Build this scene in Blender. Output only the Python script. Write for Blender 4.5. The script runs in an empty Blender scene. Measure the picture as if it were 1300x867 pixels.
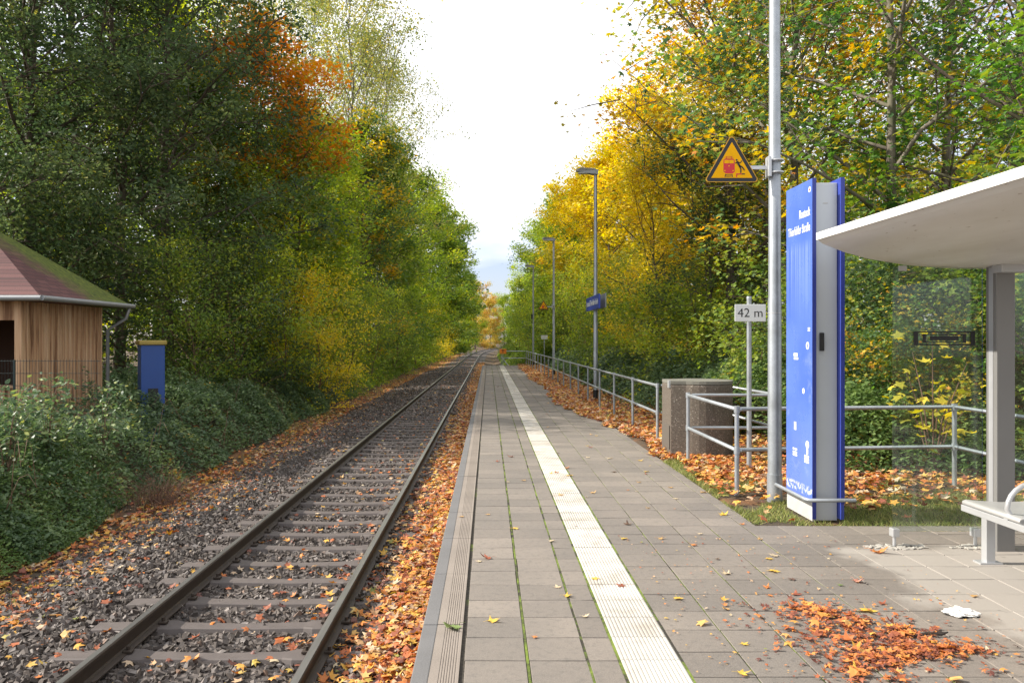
import bpy, bmesh, math, random
import numpy as np
from mathutils import Vector, Matrix
R = math.radians
S = bpy.context.scene
# ------------------------------------------------------------------ camera, world, sun, exposure
F = 985.0                       # focal length in pixels of the 1300 px wide photograph
cd = bpy.data.cameras.new('camera'); cam = bpy.data.objects.new('camera', cd)
S.collection.objects.link(cam); S.camera = cam
cd.sensor_width = 36; cd.lens = F/1300*36; cd.clip_start = .05; cd.clip_end = 2000
cam.location = (0, 0, 1.6); cam.rotation_euler = (R(90), 0, 0)
cd.shift_x = 30/1300; cd.shift_y = -2.5/1300      # the photograph is a slightly off-centre crop
SUN_EL, SUN_AZ = 35.0, -87.0    # azimuth clockwise from +Y: the sun stands left of the track
w = bpy.data.worlds.new('World'); S.world = w; w.use_nodes = True
nt = w.node_tree; nt.nodes.clear()
out = nt.nodes.new('ShaderNodeOutputWorld')
sky = nt.nodes.new('ShaderNodeTexSky'); sky.sky_type = 'NISHITA'; sky.sun_disc = False
sky.sun_elevation = R(SUN_EL); sky.sun_rotation = R(SUN_AZ)
b1 = nt.nodes.new('ShaderNodeBackground'); b1.inputs[1].default_value = .11
tn = nt.nodes.new('ShaderNodeMix'); tn.data_type = 'RGBA'; tn.blend_type = 'MULTIPLY'; tn.inputs[0].default_value = 1; tn.inputs[7].default_value = (.92, .90, 1.12, 1)
nt.links.new(sky.outputs[0], tn.inputs[6]); nt.links.new(tn.outputs[2], b1.inputs[0])
b2 = nt.nodes.new('ShaderNodeBackground'); b2.inputs[0].default_value = (.98, .985, 1, 1); b2.inputs[1].default_value = .95
tc = nt.nodes.new('ShaderNodeTexCoord'); mp = nt.nodes.new('ShaderNodeMapping'); mp.inputs['Scale'].default_value = (1, 1, 3.2)
nz = nt.nodes.new('ShaderNodeTexNoise'); nz.inputs['Scale'].default_value = 2.1; nz.inputs['Detail'].default_value = 7
nt.links.new(tc.outputs['Generated'], mp.inputs[0]); nt.links.new(mp.outputs[0], nz.inputs['Vector'])
cr = nt.nodes.new('ShaderNodeMapRange'); cr.inputs[1].default_value = .36; cr.inputs[2].default_value = .56; cr.inputs[3].default_value = .12
sx = nt.nodes.new('ShaderNodeSeparateXYZ'); nt.links.new(tc.outputs['Generated'], sx.inputs[0])
hz = nt.nodes.new('ShaderNodeMapRange'); hz.inputs[1].default_value = .03; hz.inputs[2].default_value = .2
hz.inputs[3].default_value = -.16; hz.inputs[4].default_value = .06
ad = nt.nodes.new('ShaderNodeMath'); ad.operation = 'ADD'
nt.links.new(sx.outputs[2], hz.inputs[0]); nt.links.new(nz.outputs[0], ad.inputs[0]); nt.links.new(hz.outputs[0], ad.inputs[1])
nt.links.new(ad.outputs[0], cr.inputs[0])
mx = nt.nodes.new('ShaderNodeMixShader')
nt.links.new(cr.outputs[0], mx.inputs[0]); nt.links.new(b1.outputs[0], mx.inputs[1]); nt.links.new(b2.outputs[0], mx.inputs[2])
nt.links.new(mx.outputs[0], out.inputs[0])
sd = bpy.data.lights.new('sun', 'SUN'); sd.energy = 5.0; sd.angle = R(.6); sd.color = (1, .93, .82)
so = bpy.data.objects.new('sun', sd); S.collection.objects.link(so)
az, el = R(SUN_AZ), R(SUN_EL)
sdir = Vector((math.sin(az)*math.cos(el), math.cos(az)*math.cos(el), math.sin(el)))
so.rotation_euler = sdir.to_track_quat('Z', 'Y').to_euler()
vs = S.view_settings; vs.view_transform = 'Standard'; vs.look = 'None'; vs.exposure = .68; vs.gamma = 1; vs.use_curve_mapping = False

# ------------------------------------------------------------------ helpers
COL = S.collection
def AX(px, y): return (px-620)/F*y                 # lateral metres of a photo column at distance y
def GY(py, z=0.): return F*(1.6-z)/(py-431)        # distance of a photo row on a level z
def ZH(py, y): return 1.6-(py-431)/F*y
def tag(o, label=None, cat=None, group=None, kind=None):
    if label: o['label'] = label
    if cat: o['category'] = cat
    if group: o['group'] = group
    if kind: o['kind'] = kind
    return o
def empty(name, loc=(0,0,0), rz=0, **k):
    o = bpy.data.objects.new(name, None); o.location = loc; o.rotation_euler = (0,0,rz); o.empty_display_size = .2
    COL.objects.link(o); return tag(o, **k)
def link(name, me, mat=None, parent=None, loc=None, rz=0, **k):
    o = bpy.data.objects.new(name, me); COL.objects.link(o)
    if mat is not None and not me.materials: me.materials.append(mat)
    if parent is not None: o.parent = parent
    if loc is not None: o.location = loc
    if rz: o.rotation_euler = (0,0,rz)
    return tag(o, **k)
def npmesh(name, V, k, rnd=None, mat=None, smooth=False, F_=None):
    """polygons of k vertices; without F_ each polygon owns its vertices"""
    me = bpy.data.meshes.new(name); V = np.asarray(V, np.float32).reshape(-1, 3)
    idx = np.arange(len(V)) if F_ is None else np.asarray(F_).reshape(-1)
    nf = len(idx)//k
    me.vertices.add(len(V)); me.vertices.foreach_set('co', V.ravel())
    me.loops.add(len(idx)); me.loops.foreach_set('vertex_index', idx.astype(np.int32))
    me.polygons.add(nf); me.polygons.foreach_set('loop_start', (np.arange(nf)*k).astype(np.int32))
    me.polygons.foreach_set('use_smooth', np.full(nf, smooth))
    if rnd is not None:
        a = me.attributes.new('rnd', 'FLOAT', 'FACE'); a.data.foreach_set('value', np.asarray(rnd, np.float32))
    me.update(calc_edges=True)
    if mat: me.materials.append(mat)
    return me
class MB:
    """collects boxes, tubes and polygons into one mesh"""
    def __init__(s): s.v = []; s.f = []; s.sm = []
    def add(s, vs, fs, smooth=False):
        n = len(s.v); s.v += [tuple(v) for v in vs]; s.f += [tuple(i+n for i in f) for f in fs]; s.sm += [smooth]*len(fs); return s
    def box(s, x0, x1, y0, y1, z0, z1, M=None, b=0):
        if b:
            bm = bmesh.new(); bmesh.ops.create_cube(bm, size=1)
            for v in bm.verts: v.co = ((x0+x1)/2+v.co.x*(x1-x0), (y0+y1)/2+v.co.y*(y1-y0), (z0+z1)/2+v.co.z*(z1-z0))
            bmesh.ops.bevel(bm, geom=bm.edges[:], offset=b, segments=2, affect='EDGES', profile=.5)
            bm.verts.index_update(); vs = [v.co.copy() for v in bm.verts]; fs = [[v.index for v in f.verts] for f in bm.faces]; bm.free()
        else:
            vs = [Vector((x, y, z)) for x in (x0, x1) for y in (y0, y1) for z in (z0, z1)]
            fs = [(0,1,3,2),(4,6,7,5),(0,4,5,1),(2,3,7,6),(0,2,6,4),(1,5,7,3)]
        if M: vs = [M @ v for v in vs]
        return s.add(vs, fs)
    def tube(s, pts, r, n=10, cap=True):
        pts = [Vector(p) for p in pts]; rs = r if isinstance(r, (list, tuple)) else [r]*len(pts)
        t0 = (pts[1]-pts[0]).normalized(); up = Vector((0,0,1)) if abs(t0.z) < .9 else Vector((1,0,0))
        a = t0.cross(up).normalized(); vs = []
        for i, p in enumerate(pts):
            t = (pts[min(i+1, len(pts)-1)]-pts[max(i-1, 0)]).normalized()
            a = (a-t*a.dot(t)).normalized(); b = t.cross(a)
            vs += [p+(a*math.cos(2*math.pi*k/n)+b*math.sin(2*math.pi*k/n))*rs[i] for k in range(n)]
        fs = [(i*n+k, i*n+(k+1) % n, (i+1)*n+(k+1) % n, (i+1)*n+k) for i in range(len(pts)-1) for k in range(n)]
        s.add(vs, fs, True)
        if cap: s.add(vs[:n], [tuple(range(n))[::-1]]); s.add(vs[-n:], [tuple(range(n))])
        return s
    def lathe(s, prof, n=24, c=(0,0)):
        vs = [(c[0]+r*math.cos(2*math.pi*k/n), c[1]+r*math.sin(2*math.pi*k/n), z) for r, z in prof for k in range(n)]
        s.add(vs, [(i*n+k, i*n+(k+1) % n, (i+1)*n+(k+1) % n, (i+1)*n+k) for i in range(len(prof)-1) for k in range(n)], True)
        s.add(vs[-n:], [tuple(range(n))]); return s
    def prism(s, poly, d0, d1, M=None):
        """poly in local XY, extruded from z=d0 to d1"""
        n = len(poly); vs = [Vector((x, y, d0)) for x, y in poly]+[Vector((x, y, d1)) for x, y in poly]
        if M: vs = [M @ v for v in vs]
        return s.add(vs, [tuple(range(n))[::-1], tuple(range(n, 2*n))]+[(i, (i+1) % n, n+(i+1) % n, n+i) for i in range(n)])
    def mesh(s, name):
        me = bpy.data.meshes.new(name); me.from_pydata([tuple(v) for v in s.v], [], s.f); me.update()
        me.polygons.foreach_set('use_smooth', s.sm); return me
    def build(s, name, mat, parent=None, **k): return link(name, s.mesh(name), mat, parent, **k)
def text_mesh(txt, size, align='CENTER', name='lettering', bold=0, sx=1.0, th=.0015):
    c = bpy.data.curves.new(name, 'FONT'); c.body = txt; c.size = size; c.align_x = align; c.align_y = 'CENTER'
    c.extrude = th; c.offset = bold; c.resolution_u = 3
    o = bpy.data.objects.new(name, c); COL.objects.link(o)
    me = bpy.data.meshes.new_from_object(o, depsgraph=bpy.context.evaluated_depsgraph_get())
    bpy.data.objects.remove(o); bpy.data.curves.remove(c)
    me.transform(Matrix.Scale(sx, 4, (1,0,0))); me.name = name; me.materials.clear(); return me
# matrices standing a flat XY drawing up: facing the camera (-Y) or facing the track (-X)
def face_cam(x, y, z): return Matrix.Translation((x, y, z)) @ Matrix(((1,0,0,0),(0,0,-1,0),(0,1,0,0),(0,0,0,1)))
def face_track(x, y, z): return Matrix.Translation((x, y, z)) @ Matrix(((0,0,-1,0),(-1,0,0,0),(0,1,0,0),(0,0,0,1)))

# ------------------------------------------------------------------ materials
class NM:
    def __init__(s, name):
        s.m = bpy.data.materials.new(name); s.m.use_nodes = True; s.t = s.m.node_tree; s.t.nodes.clear()
        s.o = s.t.nodes.new('ShaderNodeOutputMaterial'); s.geo = None
    def n(s, ty, **k):
        nd = s.t.nodes.new('ShaderNode'+ty)
        for a, b in k.items(): setattr(nd, a, b)
        return nd
    def l(s, a, b): s.t.links.new(a, b)
    def val(s, inp, v):
        if hasattr(v, 'links') or isinstance(v, bpy.types.NodeSocket): s.l(v, inp)
        else:
            inp.default_value = v if not isinstance(v, tuple) or len(v) != 3 or inp.type != 'RGBA' else (*v, 1)
    def pos(s):
        if not s.geo: s.geo = s.n('NewGeometry')
        return s.geo.outputs['Position']
    def noise(s, scale, det=3, vec=None, rough=.55, sc=None):
        nd = s.n('TexNoise'); nd.inputs['Scale'].default_value = scale; nd.inputs['Detail'].default_value = det
        nd.inputs['Roughness'].default_value = rough; v = vec if vec is not None else s.pos()
        if sc:
            m = s.n('Mapping'); m.inputs['Scale'].default_value = sc; s.l(v, m.inputs[0]); v = m.outputs[0]
        s.l(v, nd.inputs['Vector']); return nd.outputs['Fac']
    def ramp(s, fac, stops, interp='LINEAR'):
        nd = s.n('ValToRGB'); e = nd.color_ramp.elements; nd.color_ramp.interpolation = interp
        while len(e) > 1: e.remove(e[-1])
        for i, (p, c) in enumerate(stops):
            el_ = e[0] if i == 0 else e.new(p)
            el_.position = p; el_.color = (*c, 1) if isinstance(c, tuple) else (c, c, c, 1)
        s.l(fac, nd.inputs[0]); return nd.outputs['Color']
    def mix(s, f, a, b, mode='MIX'):
        nd = s.n('Mix', data_type='RGBA', blend_type=mode)
        s.val(nd.inputs[0], f); s.val(nd.inputs[6], a); s.val(nd.inputs[7], b); return nd.outputs[2]
    def math(s, op, a, b=0., c=None):
        nd = s.n('Math', operation=op); s.val(nd.inputs[0], a); s.val(nd.inputs[1], b)
        if c is not None: s.val(nd.inputs[2], c)
        return nd.outputs[0]
    def mr(s, v, a, b, c=0., d=1.):
        nd = s.n('MapRange'); s.val(nd.inputs[0], v)
        for i, q in enumerate((a, b, c, d)): nd.inputs[i+1].default_value = q
        return nd.outputs[0]
    def xyz(s, v=None):
        nd = s.n('SeparateXYZ'); s.l(v if v is not None else s.pos(), nd.inputs[0]); return nd.outputs
    def attr(s, name='rnd'):
        nd = s.n('Attribute', attribute_name=name); return nd.outputs['Fac']
    def bump(s, h, st=.4, dist=.01):
        nd = s.n('Bump'); nd.inputs['Strength'].default_value = st; nd.inputs['Distance'].default_value = dist; s.l(h, nd.inputs['Height']); return nd.outputs[0]
    def bsdf(s, col, rough=.6, metal=0., normal=None, spec=.5, coat=0.):
        p = s.n('BsdfPrincipled'); s.val(p.inputs['Base Color'], col); s.val(p.inputs['Roughness'], rough); s.val(p.inputs['Metallic'], metal)
        p.inputs['Specular IOR Level'].default_value = spec; p.inputs['Coat Weight'].default_value = coat
        if normal: s.l(normal, p.inputs['Normal'])
        s.l(p.outputs[0], s.o.inputs[0]); return p
def leafmat(name, stops, trans=.38, grad=None, rough=.55, spec=.22):
    """stops: ramp over the leaf's own random value; grad=(z0,z1,stops2) blends to a second palette with the leaf's height in its tree"""
    soft = lambda st: [(p_, tuple(q*.95+.014 for q in c_[:2])+(c_[2]*.9+.026,)) for p_, c_ in st]  # lifts every palette toward grey: leaf sheen and haze put into the colour
    stops = soft(stops); grad = grad and (grad[0], grad[1], soft(grad[2]))
    m = NM(name); a = m.attr(); c = m.ramp(a, stops)
    if grad:
        tc_ = m.n('TexCoord').outputs['Object']; z = m.xyz(tc_)[2]
        nn = m.noise(.35, 2, tc_); h = m.math('ADD', z, m.math('MULTIPLY', m.math('SUBTRACT', nn, .5), 9.))
        h = m.math('ADD', h, m.math('MULTIPLY', m.math('SUBTRACT', a, .5), 3.))
        c = m.mix(m.mr(h, grad[0], grad[1]), c, m.ramp(a, grad[2]))
    p = m.bsdf(c, rough, spec=spec); t = m.n('BsdfTranslucent')
    hs = m.n('HueSaturation'); hs.inputs['Saturation'].default_value = 1.15; hs.inputs['Value'].default_value = 1.7; m.l(c, hs.inputs['Color'])
    m.l(hs.outputs[0], t.inputs[0]); x = m.n('MixShader'); x.inputs[0].default_value = trans
    m.l(p.outputs[0], x.inputs[1]); m.l(t.outputs[0], x.inputs[2]); m.l(x.outputs[0], m.o.inputs[0]); return m.m
DG = [(0, (.025,.055,.014)), (.5, (.065,.11,.024)), (.85, (.12,.17,.03)), (1, (.28,.27,.04))]
DG2 = [(0, (.04,.07,.02)), (.5, (.085,.13,.038)), (.85, (.14,.18,.05)), (1, (.36,.33,.06))]
GR = [(0, (.06,.12,.016)), (.5, (.16,.24,.025)), (.85, (.30,.34,.035)), (1, (.52,.46,.045))]
YG = [(0, (.13,.19,.02)), (.4, (.24,.33,.035)), (.75, (.40,.46,.045)), (1, (.70,.55,.05))]
YL = [(0, (.28,.29,.03)), (.35, (.62,.52,.04)), (.75, (.80,.64,.06)), (1, (.74,.42,.05))]
OR = [(0, (.24,.24,.03)), (.3, (.50,.30,.035)), (.45, (.56,.25,.035)), (.75, (.70,.27,.035)), (1, (.56,.13,.03))]
RU = [(0, (.18,.17,.03)), (.4, (.40,.30,.04)), (.8, (.58,.31,.05)), (1, (.50,.16,.04))]
LF = [(0, (.10,.035,.018)), (.16, (.26,.075,.025)), (.32, (.52,.15,.03)), (.50, (.64,.25,.045)), (.66, (.68,.40,.05)), (.82, (.55,.33,.18)), (.92, (.60,.50,.36)), (.97, (.62,.42,.06)), (1, (.16,.22,.04))]
LM = {
 'dark': leafmat('foliage dark green', DG, .42), 'grey': leafmat('foliage grey green', DG2, .35),
 'green': leafmat('foliage green', GR, .42), 'yg': leafmat('foliage yellow green', YG, .45),
 'yellow': leafmat('foliage yellow', YL, .42), 'orange': leafmat('foliage orange', OR),
 'orangetop': leafmat('foliage green below orange above', GR, .42, (6.8, 11, OR)),
 'yeltop': leafmat('foliage green below yellow above', GR, .42, (3.5, 10, YL)),
 'rusttop': leafmat('foliage yellow green below rust above', YG, .42, (3.5, 8.5, RU)),
 'mixed': leafmat('foliage mixed maple', [(0, (.04,.08,.035)), (.3, (.08,.15,.05)), (.52, (.15,.25,.04)), (.68, (.40,.36,.04)), (.84, (.66,.44,.04)), (1, (.60,.22,.04))], .42),
 'fresh': leafmat('foliage fresh maple', [(0, (.05,.12,.02)), (.5, (.13,.27,.03)), (.8, (.27,.37,.04)), (.93, (.6,.45,.04)), (1, (.58,.25,.04))], .45),
 'bramble': leafmat('bramble leaves', [(0, (.03,.065,.02)), (.5, (.09,.15,.05)), (.85, (.18,.25,.085)), (.95, (.32,.35,.08)), (1, (.5,.3,.05))], .3, rough=.45, spec=.32),
 'herb': leafmat('herb leaves', [(0, (.05,.10,.02)), (.5, (.12,.20,.045)), (.9, (.23,.31,.08)), (1, (.45,.4,.08))], .35),
 'pop': leafmat('foliage thin pale poplar', [(0, (.12,.16,.05)), (.45, (.26,.30,.08)), (.8, (.46,.42,.09)), (1, (.66,.48,.08))], .35),
 'faded': leafmat('foliage faded ochre', [(0, (.26,.28,.05)), (.5, (.52,.42,.08)), (1, (.68,.36,.12))], .4),
 'litter': leafmat('fallen leaves', LF, .15, rough=.55, spec=.4),
 'grass': leafmat('grass blades', [(0, (.12,.16,.03)), (.6, (.24,.28,.06)), (1, (.46,.40,.16))], .3),
}
def plain(name, col, rough=.5, metal=0., var=.12, sc=6, bump=0., spec=.5, coat=0.):
    m = NM(name); n_ = m.noise(sc, 4); c = m.mix(n_, tuple(x*(1-var) for x in col), tuple(min(1, x*(1+var)) for x in col))
    nb = m.bump(m.noise(sc*20, 2), bump, .004) if bump else None
    m.bsdf(c, m.mr(n_, .2, .8, rough*.85, min(1, rough*1.15)), metal, nb, spec, coat); return m.m
def mat_galv():
    m = NM('galvanised steel'); v = m.n('TexVoronoi'); v.inputs['Scale'].default_value = 55; m.l(m.pos(), v.inputs['Vector'])
    c = m.mix(m.math('MULTIPLY', v.outputs['Color'], .5), (.34,.37,.40), (.46,.49,.52)); c = m.mix(m.mr(m.noise(5, 5), .45, .75), c, (.27,.29,.30))
    m.bsdf(c, .42, .55, m.bump(m.noise(90, 2), .12, .003)); return m.m
def mat_rail():
    m = NM('rail steel'); n_ = m.noise(14, 5); c = m.mix(n_, (.035,.026,.020), (.075,.055,.042)); m.bsdf(c, .62, .25, m.bump(m.noise(60, 3), .3, .003)); return m.m
def mat_railtop():
    m = NM('rail running surface'); n_ = m.noise(3, 4, sc=(8, .4, 1)); c = m.mix(n_, (.20,.19,.18), (.42,.41,.40)); m.bsdf(c, .36, .8); return m.m
def mat_slab():
    m = NM('concrete slabs'); x, y, z = m.xyz(); a = m.attr()
    c = m.ramp(a, [(0, (.165,.143,.123)), (.5, (.203,.175,.149)), (1, (.242,.207,.174))])
    st = m.mr(m.noise(.9, 5), .38, .66); c = m.mix(m.math('MULTIPLY', st, .55), c, (.105,.097,.088))
    sp = m.mr(m.noise(170, 2), .40, .66); c = m.mix(m.math('MULTIPLY', sp, .30), c, (.33,.30,.27))
    mo = m.mr(m.noise(22, 6, rough=.75), .5, .68); c = m.mix(m.math('MULTIPLY', mo, .5), c, (.10,.095,.085))
    sp2 = m.mr(m.noise(95, 2), .58, .68); c = m.mix(m.math('MULTIPLY', sp2, .3), c, (.09,.085,.08))
    # dry pale paving that the shelter roof keeps the rain off
    e = m.math('ADD', x, m.math('MULTIPLY', m.math('SUBTRACT', m.noise(1.6, 4), .5), 1.3))
    dry = m.math('MULTIPLY', m.mr(e, 2.62, 2.82), m.mr(m.math('ADD', y, m.math('MULTIPLY', m.noise(2.3, 3), .5)), 6.3, 6.15))
    c = m.mix(m.math('MULTIPLY', dry, .8), c, (.36,.33,.295))
    spot = m.mr(m.noise(13, 4, rough=.5), .66, .72); c = m.mix(m.math('MULTIPLY', spot, .35), c, (.09,.085,.08))
    bn = m.bump(m.noise(130, 3), .35, .003); m.bsdf(c, .78, 0, bn, .35); return m.m
def mat_white():
    m = NM('white tactile paving'); a = m.attr(); c = m.ramp(a, [(0, (.42,.395,.355)), (1, (.54,.515,.465))])
    d = m.mr(m.noise(4, 6, sc=(1, 1, 1)), .48, .75); c = m.mix(m.math('MULTIPLY', d, .75), c, (.27,.225,.18))
    s2 = m.mr(m.noise(34, 3), .66, .74); c = m.mix(m.math('MULTIPLY', s2, .55), c, (.28,.15,.08)); m.bsdf(c, .7, 0, m.bump(m.noise(100, 3), .25, .003)); return m.m
def mat_kerb(tint):
    m = NM('kerb concrete'); c = m.mix(m.mr(m.noise(3, 6), .3, .7), tuple(q*.8 for q in tint), tint)
    c = m.mix(m.math('MULTIPLY', m.mr(m.noise(150, 2), .4, .65), .3), c, tuple(q*1.4 for q in tint)); m.bsdf(c, .78, 0, m.bump(m.noise(110, 3), .3, .003), .3); return m.m
def mat_joint():
    m = NM('joint earth and moss'); c = m.mix(m.mr(m.noise(60, 3), .35, .65), (.028,.024,.020), (.07,.06,.045)); c = m.mix(m.mr(m.noise(2.6, 5, rough=.7), .56, .66), c, (.11,.14,.025)); m.bsdf(c, .95); return m.m
def mat_moss():
    m = NM('moss in joints'); n_ = m.noise(3.5, 8, rough=.75); c = m.ramp(n_, [(.44, (.035,.03,.022)), (.5, (.09,.12,.02)), (.6, (.17,.23,.03)), (.75, (.26,.30,.05))])
    m.bsdf(c, .95, 0, m.bump(m.noise(220, 3), 1., .006)); return m.m
def mat_ground():
    m = NM('woodland soil'); n_ = m.noise(1.2, 6); c = m.ramp(n_, [(.3, (.035,.028,.018)), (.5, (.07,.05,.03)), (.62, (.16,.075,.03)), (.75, (.06,.075,.022))])
    m.bsdf(c, .95, 0, m.bump(m.noise(25, 5), .8, .03)); return m.m
def mat_bed():
    m = NM('ballast bed'); v = m.n('TexVoronoi'); v.inputs['Scale'].default_value = 19; m.l(m.pos(), v.inputs['Vector'])
    c = m.ramp(v.outputs['Distance'], [(.0, (.11,.09,.08)), (.5, (.065,.053,.047)), (.8, (.012,.01,.01))])
    s_ = m.n('SeparateColor'); m.l(v.outputs['Color'], s_.inputs[0]); c = m.mix(m.math('MULTIPLY', s_.outputs[0], .4), c, (.13,.115,.11))
    m.bsdf(c, .85, 0, m.bump(v.outputs['Distance'], 1., .03)); return m.m
def mat_stone():
    m = NM('ballast stone'); a = m.attr(); c = m.ramp(a, [(0, (.03,.025,.022)), (.45, (.078,.064,.056)), (.8, (.14,.12,.108)), (.95, (.25,.225,.21)), (1, (.19,.11,.07))])
    c = m.mix(m.math('MULTIPLY', m.noise(80, 3), .35), c, (.075,.048,.032)); m.bsdf(c, .72, 0, m.bump(m.noise(150, 2), .3, .003)); return m.m
def mat_bark(name, a, b):
    m = NM(name); tc_ = m.n('TexCoord').outputs['Object']; n_ = m.noise(7, 6, tc_, sc=(1, 1, .22)); c = m.mix(m.mr(n_, .3, .7), a, b)
    c = m.mix(m.math('MULTIPLY', m.mr(m.noise(1.4, 4, tc_), .5, .7), .5), c, (.07,.09,.03)); m.bsdf(c, .9, 0, m.bump(n_, .7, .03)); return m.m
def mat_wood():
    m = NM('reddish timber boards'); n_ = m.noise(9, 6, sc=(1, 1, .06)); c = m.ramp(n_, [(.36, (.22,.11,.055)), (.46, (.50,.30,.17)), (.6, (.60,.40,.25)), (.7, (.70,.50,.33))])  # dark stop paints in the shadow lines between boards, too weak on this shaded wall
    m.bsdf(c, .75, 0, m.bump(n_, .3, .004)); return m.m
def mat_roof():
    m = NM('red shingles with moss'); x, y, z = m.xyz(); tc_ = m.n('TexCoord').outputs['Object']
    bt = m.n('TexBrick'); bt.inputs['Scale'].default_value = 1; bt.inputs['Brick Width'].default_value = .33; bt.inputs['Row Height'].default_value = .14
    bt.inputs['Mortar Size'].default_value = .012; bt.inputs['Color1'].default_value = (.10,.042,.042,1); bt.inputs['Color2'].default_value = (.155,.07,.066,1); bt.inputs['Mortar'].default_value = (.07,.035,.035,1)
    cb = m.n('CombineXYZ'); m.l(y, cb.inputs[0]); m.l(m.math('MULTIPLY', z, 1.7), cb.inputs[1]); m.l(cb.outputs[0], bt.inputs['Vector'])
    f = m.mr(m.math('ADD', m.math('SUBTRACT', m.math('SUBTRACT', y, 15.4), m.math('MULTIPLY', m.math('SUBTRACT', 4.0, z), .55)), m.math('MULTIPLY', m.noise(2.2, 5), 1.6)), -.25, .55)
    c = m.mix(f, bt.outputs['Color'], m.ramp(m.noise(12, 4), [(.3, (.05,.07,.012)), (.6, (.12,.15,.02)), (.8, (.2,.2,.04))]))
    m.bsdf(c, .9, 0, m.bump(m.math('ADD', bt.outputs['Fac'], m.noise(40, 3)), .5, .015)); return m.m
def mat_blue():
    m = NM('blue enamel panel'); x, y, z = m.xyz(); n_ = m.noise(1.4, 5)
    c = m.mix(m.mr(n_, .35, .7), (.072,.145,.50), (.11,.195,.58))
    # chalky streaks washed down from the lettering, scuffs and worn lower edge
    st = m.noise(1, 2, sc=(1, 55, .03)); k = m.math('MULTIPLY', m.mr(st, .48, .66), m.math('MULTIPLY', m.mr(z, 2.5, 2.42), m.mr(z, 1.75, 2.4)))
    c = m.mix(m.math('MULTIPLY', k, .42), c, (.5,.6,.85))
    sc_ = m.mr(m.noise(3, 7, rough=.75), .58, .72); c = m.mix(m.math('MULTIPLY', sc_, m.mr(z, 2.1, 1.2, 0, .28)), c, (.45,.52,.8))
    wr = m.math('MULTIPLY', m.mr(m.noise(26, 4), .48, .56), m.math('MULTIPLY', m.mr(z, .30, .27), m.mr(z, .2, .22))); c = m.mix(wr, c, (.6,.62,.66))
    m.bsdf(c, m.mr(n_, .3, .7, .16, .34), 0, None, .6, .3); return m.m
def mat_roofunder():
    m = NM('weathered white roof skin'); n_ = m.noise(1.3, 6, sc=(3, .7, 1)); c = m.mix(m.mr(n_, .35, .75), (.66,.655,.635), (.52,.50,.46))
    s2 = m.mr(m.noise(9, 4, sc=(4, 1, 1)), .66, .72); c = m.mix(m.math('MULTIPLY', s2, .6), c, (.22,.17,.11)); m.bsdf(c, .4, 0, None, .4); return m.m
def mat_glass():
    m = NM('shelter glass'); p = m.n('BsdfPrincipled'); p.inputs['Base Color'].default_value = (.93,.97,.95,1); p.inputs['Roughness'].default_value = .02
    g = m.n('BsdfGlossy'); g.inputs['Roughness'].default_value = .03; t = m.n('BsdfTransparent'); t.inputs[0].default_value = (.90,.94,.92,1)
    fr = m.n('Fresnel'); fr.inputs[0].default_value = 1.5
    d = m.n('BsdfDiffuse'); d.inputs[0].default_value = (.6,.62,.6,1)
    x1 = m.n('MixShader'); m.l(m.mr(fr.outputs[0], 0, 1, .01, .75), x1.inputs[0]); m.l(t.outputs[0], x1.inputs[1]); m.l(g.outputs[0], x1.inputs[2])
    x2 = m.n('MixShader'); m.l(m.mr(m.noise(2.5, 6, rough=.7), .4, .85, .0, .05), x2.inputs[0]); m.l(x1.outputs[0], x2.inputs[1]); m.l(d.outputs[0], x2.inputs[2])
    m.t.nodes.remove(p); m.l(x2.outputs[0], m.o.inputs[0]); return m.m
def mat_agg():
    m = NM('exposed aggregate concrete'); v = m.n('TexVoronoi'); v.inputs['Scale'].default_value = 62; m.l(m.pos(), v.inputs['Vector'])
    s_ = m.n('SeparateColor'); m.l(v.outputs['Color'], s_.inputs[0]); c = m.ramp(s_.outputs[0], [(0, (.05,.035,.028)), (.35, (.075,.054,.04)), (.7, (.125,.098,.075)), (.9, (.24,.20,.165)), (1, (.38,.35,.3))])
    c = m.mix(m.mr(v.outputs['Distance'], .25, .55), c, (.12,.10,.08)); c = m.mix(m.math('MULTIPLY', m.mr(m.noise(2, 4), .5, .7), .5), c, (.06,.055,.035))
    m.bsdf(c, .85, 0, m.bump(v.outputs['Distance'], -.7, .01)); return m.m
GALV, RAIL, RTOP, SLAB, WHITE = mat_galv(), mat_rail(), mat_railtop(), mat_slab(), mat_white()
KERBA, KERBB, JOINT, MOSS = mat_kerb((.155,.152,.152)), mat_kerb((.25,.215,.185)), mat_joint(), mat_moss()
GROUND, BED, STONE = mat_ground(), mat_bed(), mat_stone()
BARK, BARKP, CANE = mat_bark('bark brown', (.055,.042,.03), (.16,.125,.095)), mat_bark('bark pale', (.09,.075,.06), (.22,.19,.15)), plain('cane brown', (.16,.09,.06), .8)
WOOD, ROOF, BLUE, RUND, GLASS, AGG = mat_wood(), mat_roof(), mat_blue(), mat_roofunder(), mat_glass(), mat_agg()
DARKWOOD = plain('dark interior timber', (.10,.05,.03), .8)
STEELS = plain('rusty sleeper steel', (.105,.088,.082), .7, .1, .25, 9, .3)
POSTM = plain('grey shelter steel', (.215,.212,.205), .4, .2, .08, 3); GREYM = plain('grey painted metal', (.48,.51,.53), .42, .15, .08, 3); DBLUE = plain('dark blue edging', (.02,.035,.25), .35)
WPAINT = plain('white paint', (.76,.76,.74), .45, 0, .05, 4); SIGNW = plain('sign white', (.66,.68,.67), .45, 0, .05, 5)
BLACK = plain('black', (.012,.012,.013), .5); YEL = plain('warning yellow', (.80,.40,.0), .6, 0, .04, 5, 0, .15); YED = plain('aged yellow edge', (.62,.34,.04), .6, 0, .05, 5, 0, .2)
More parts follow.
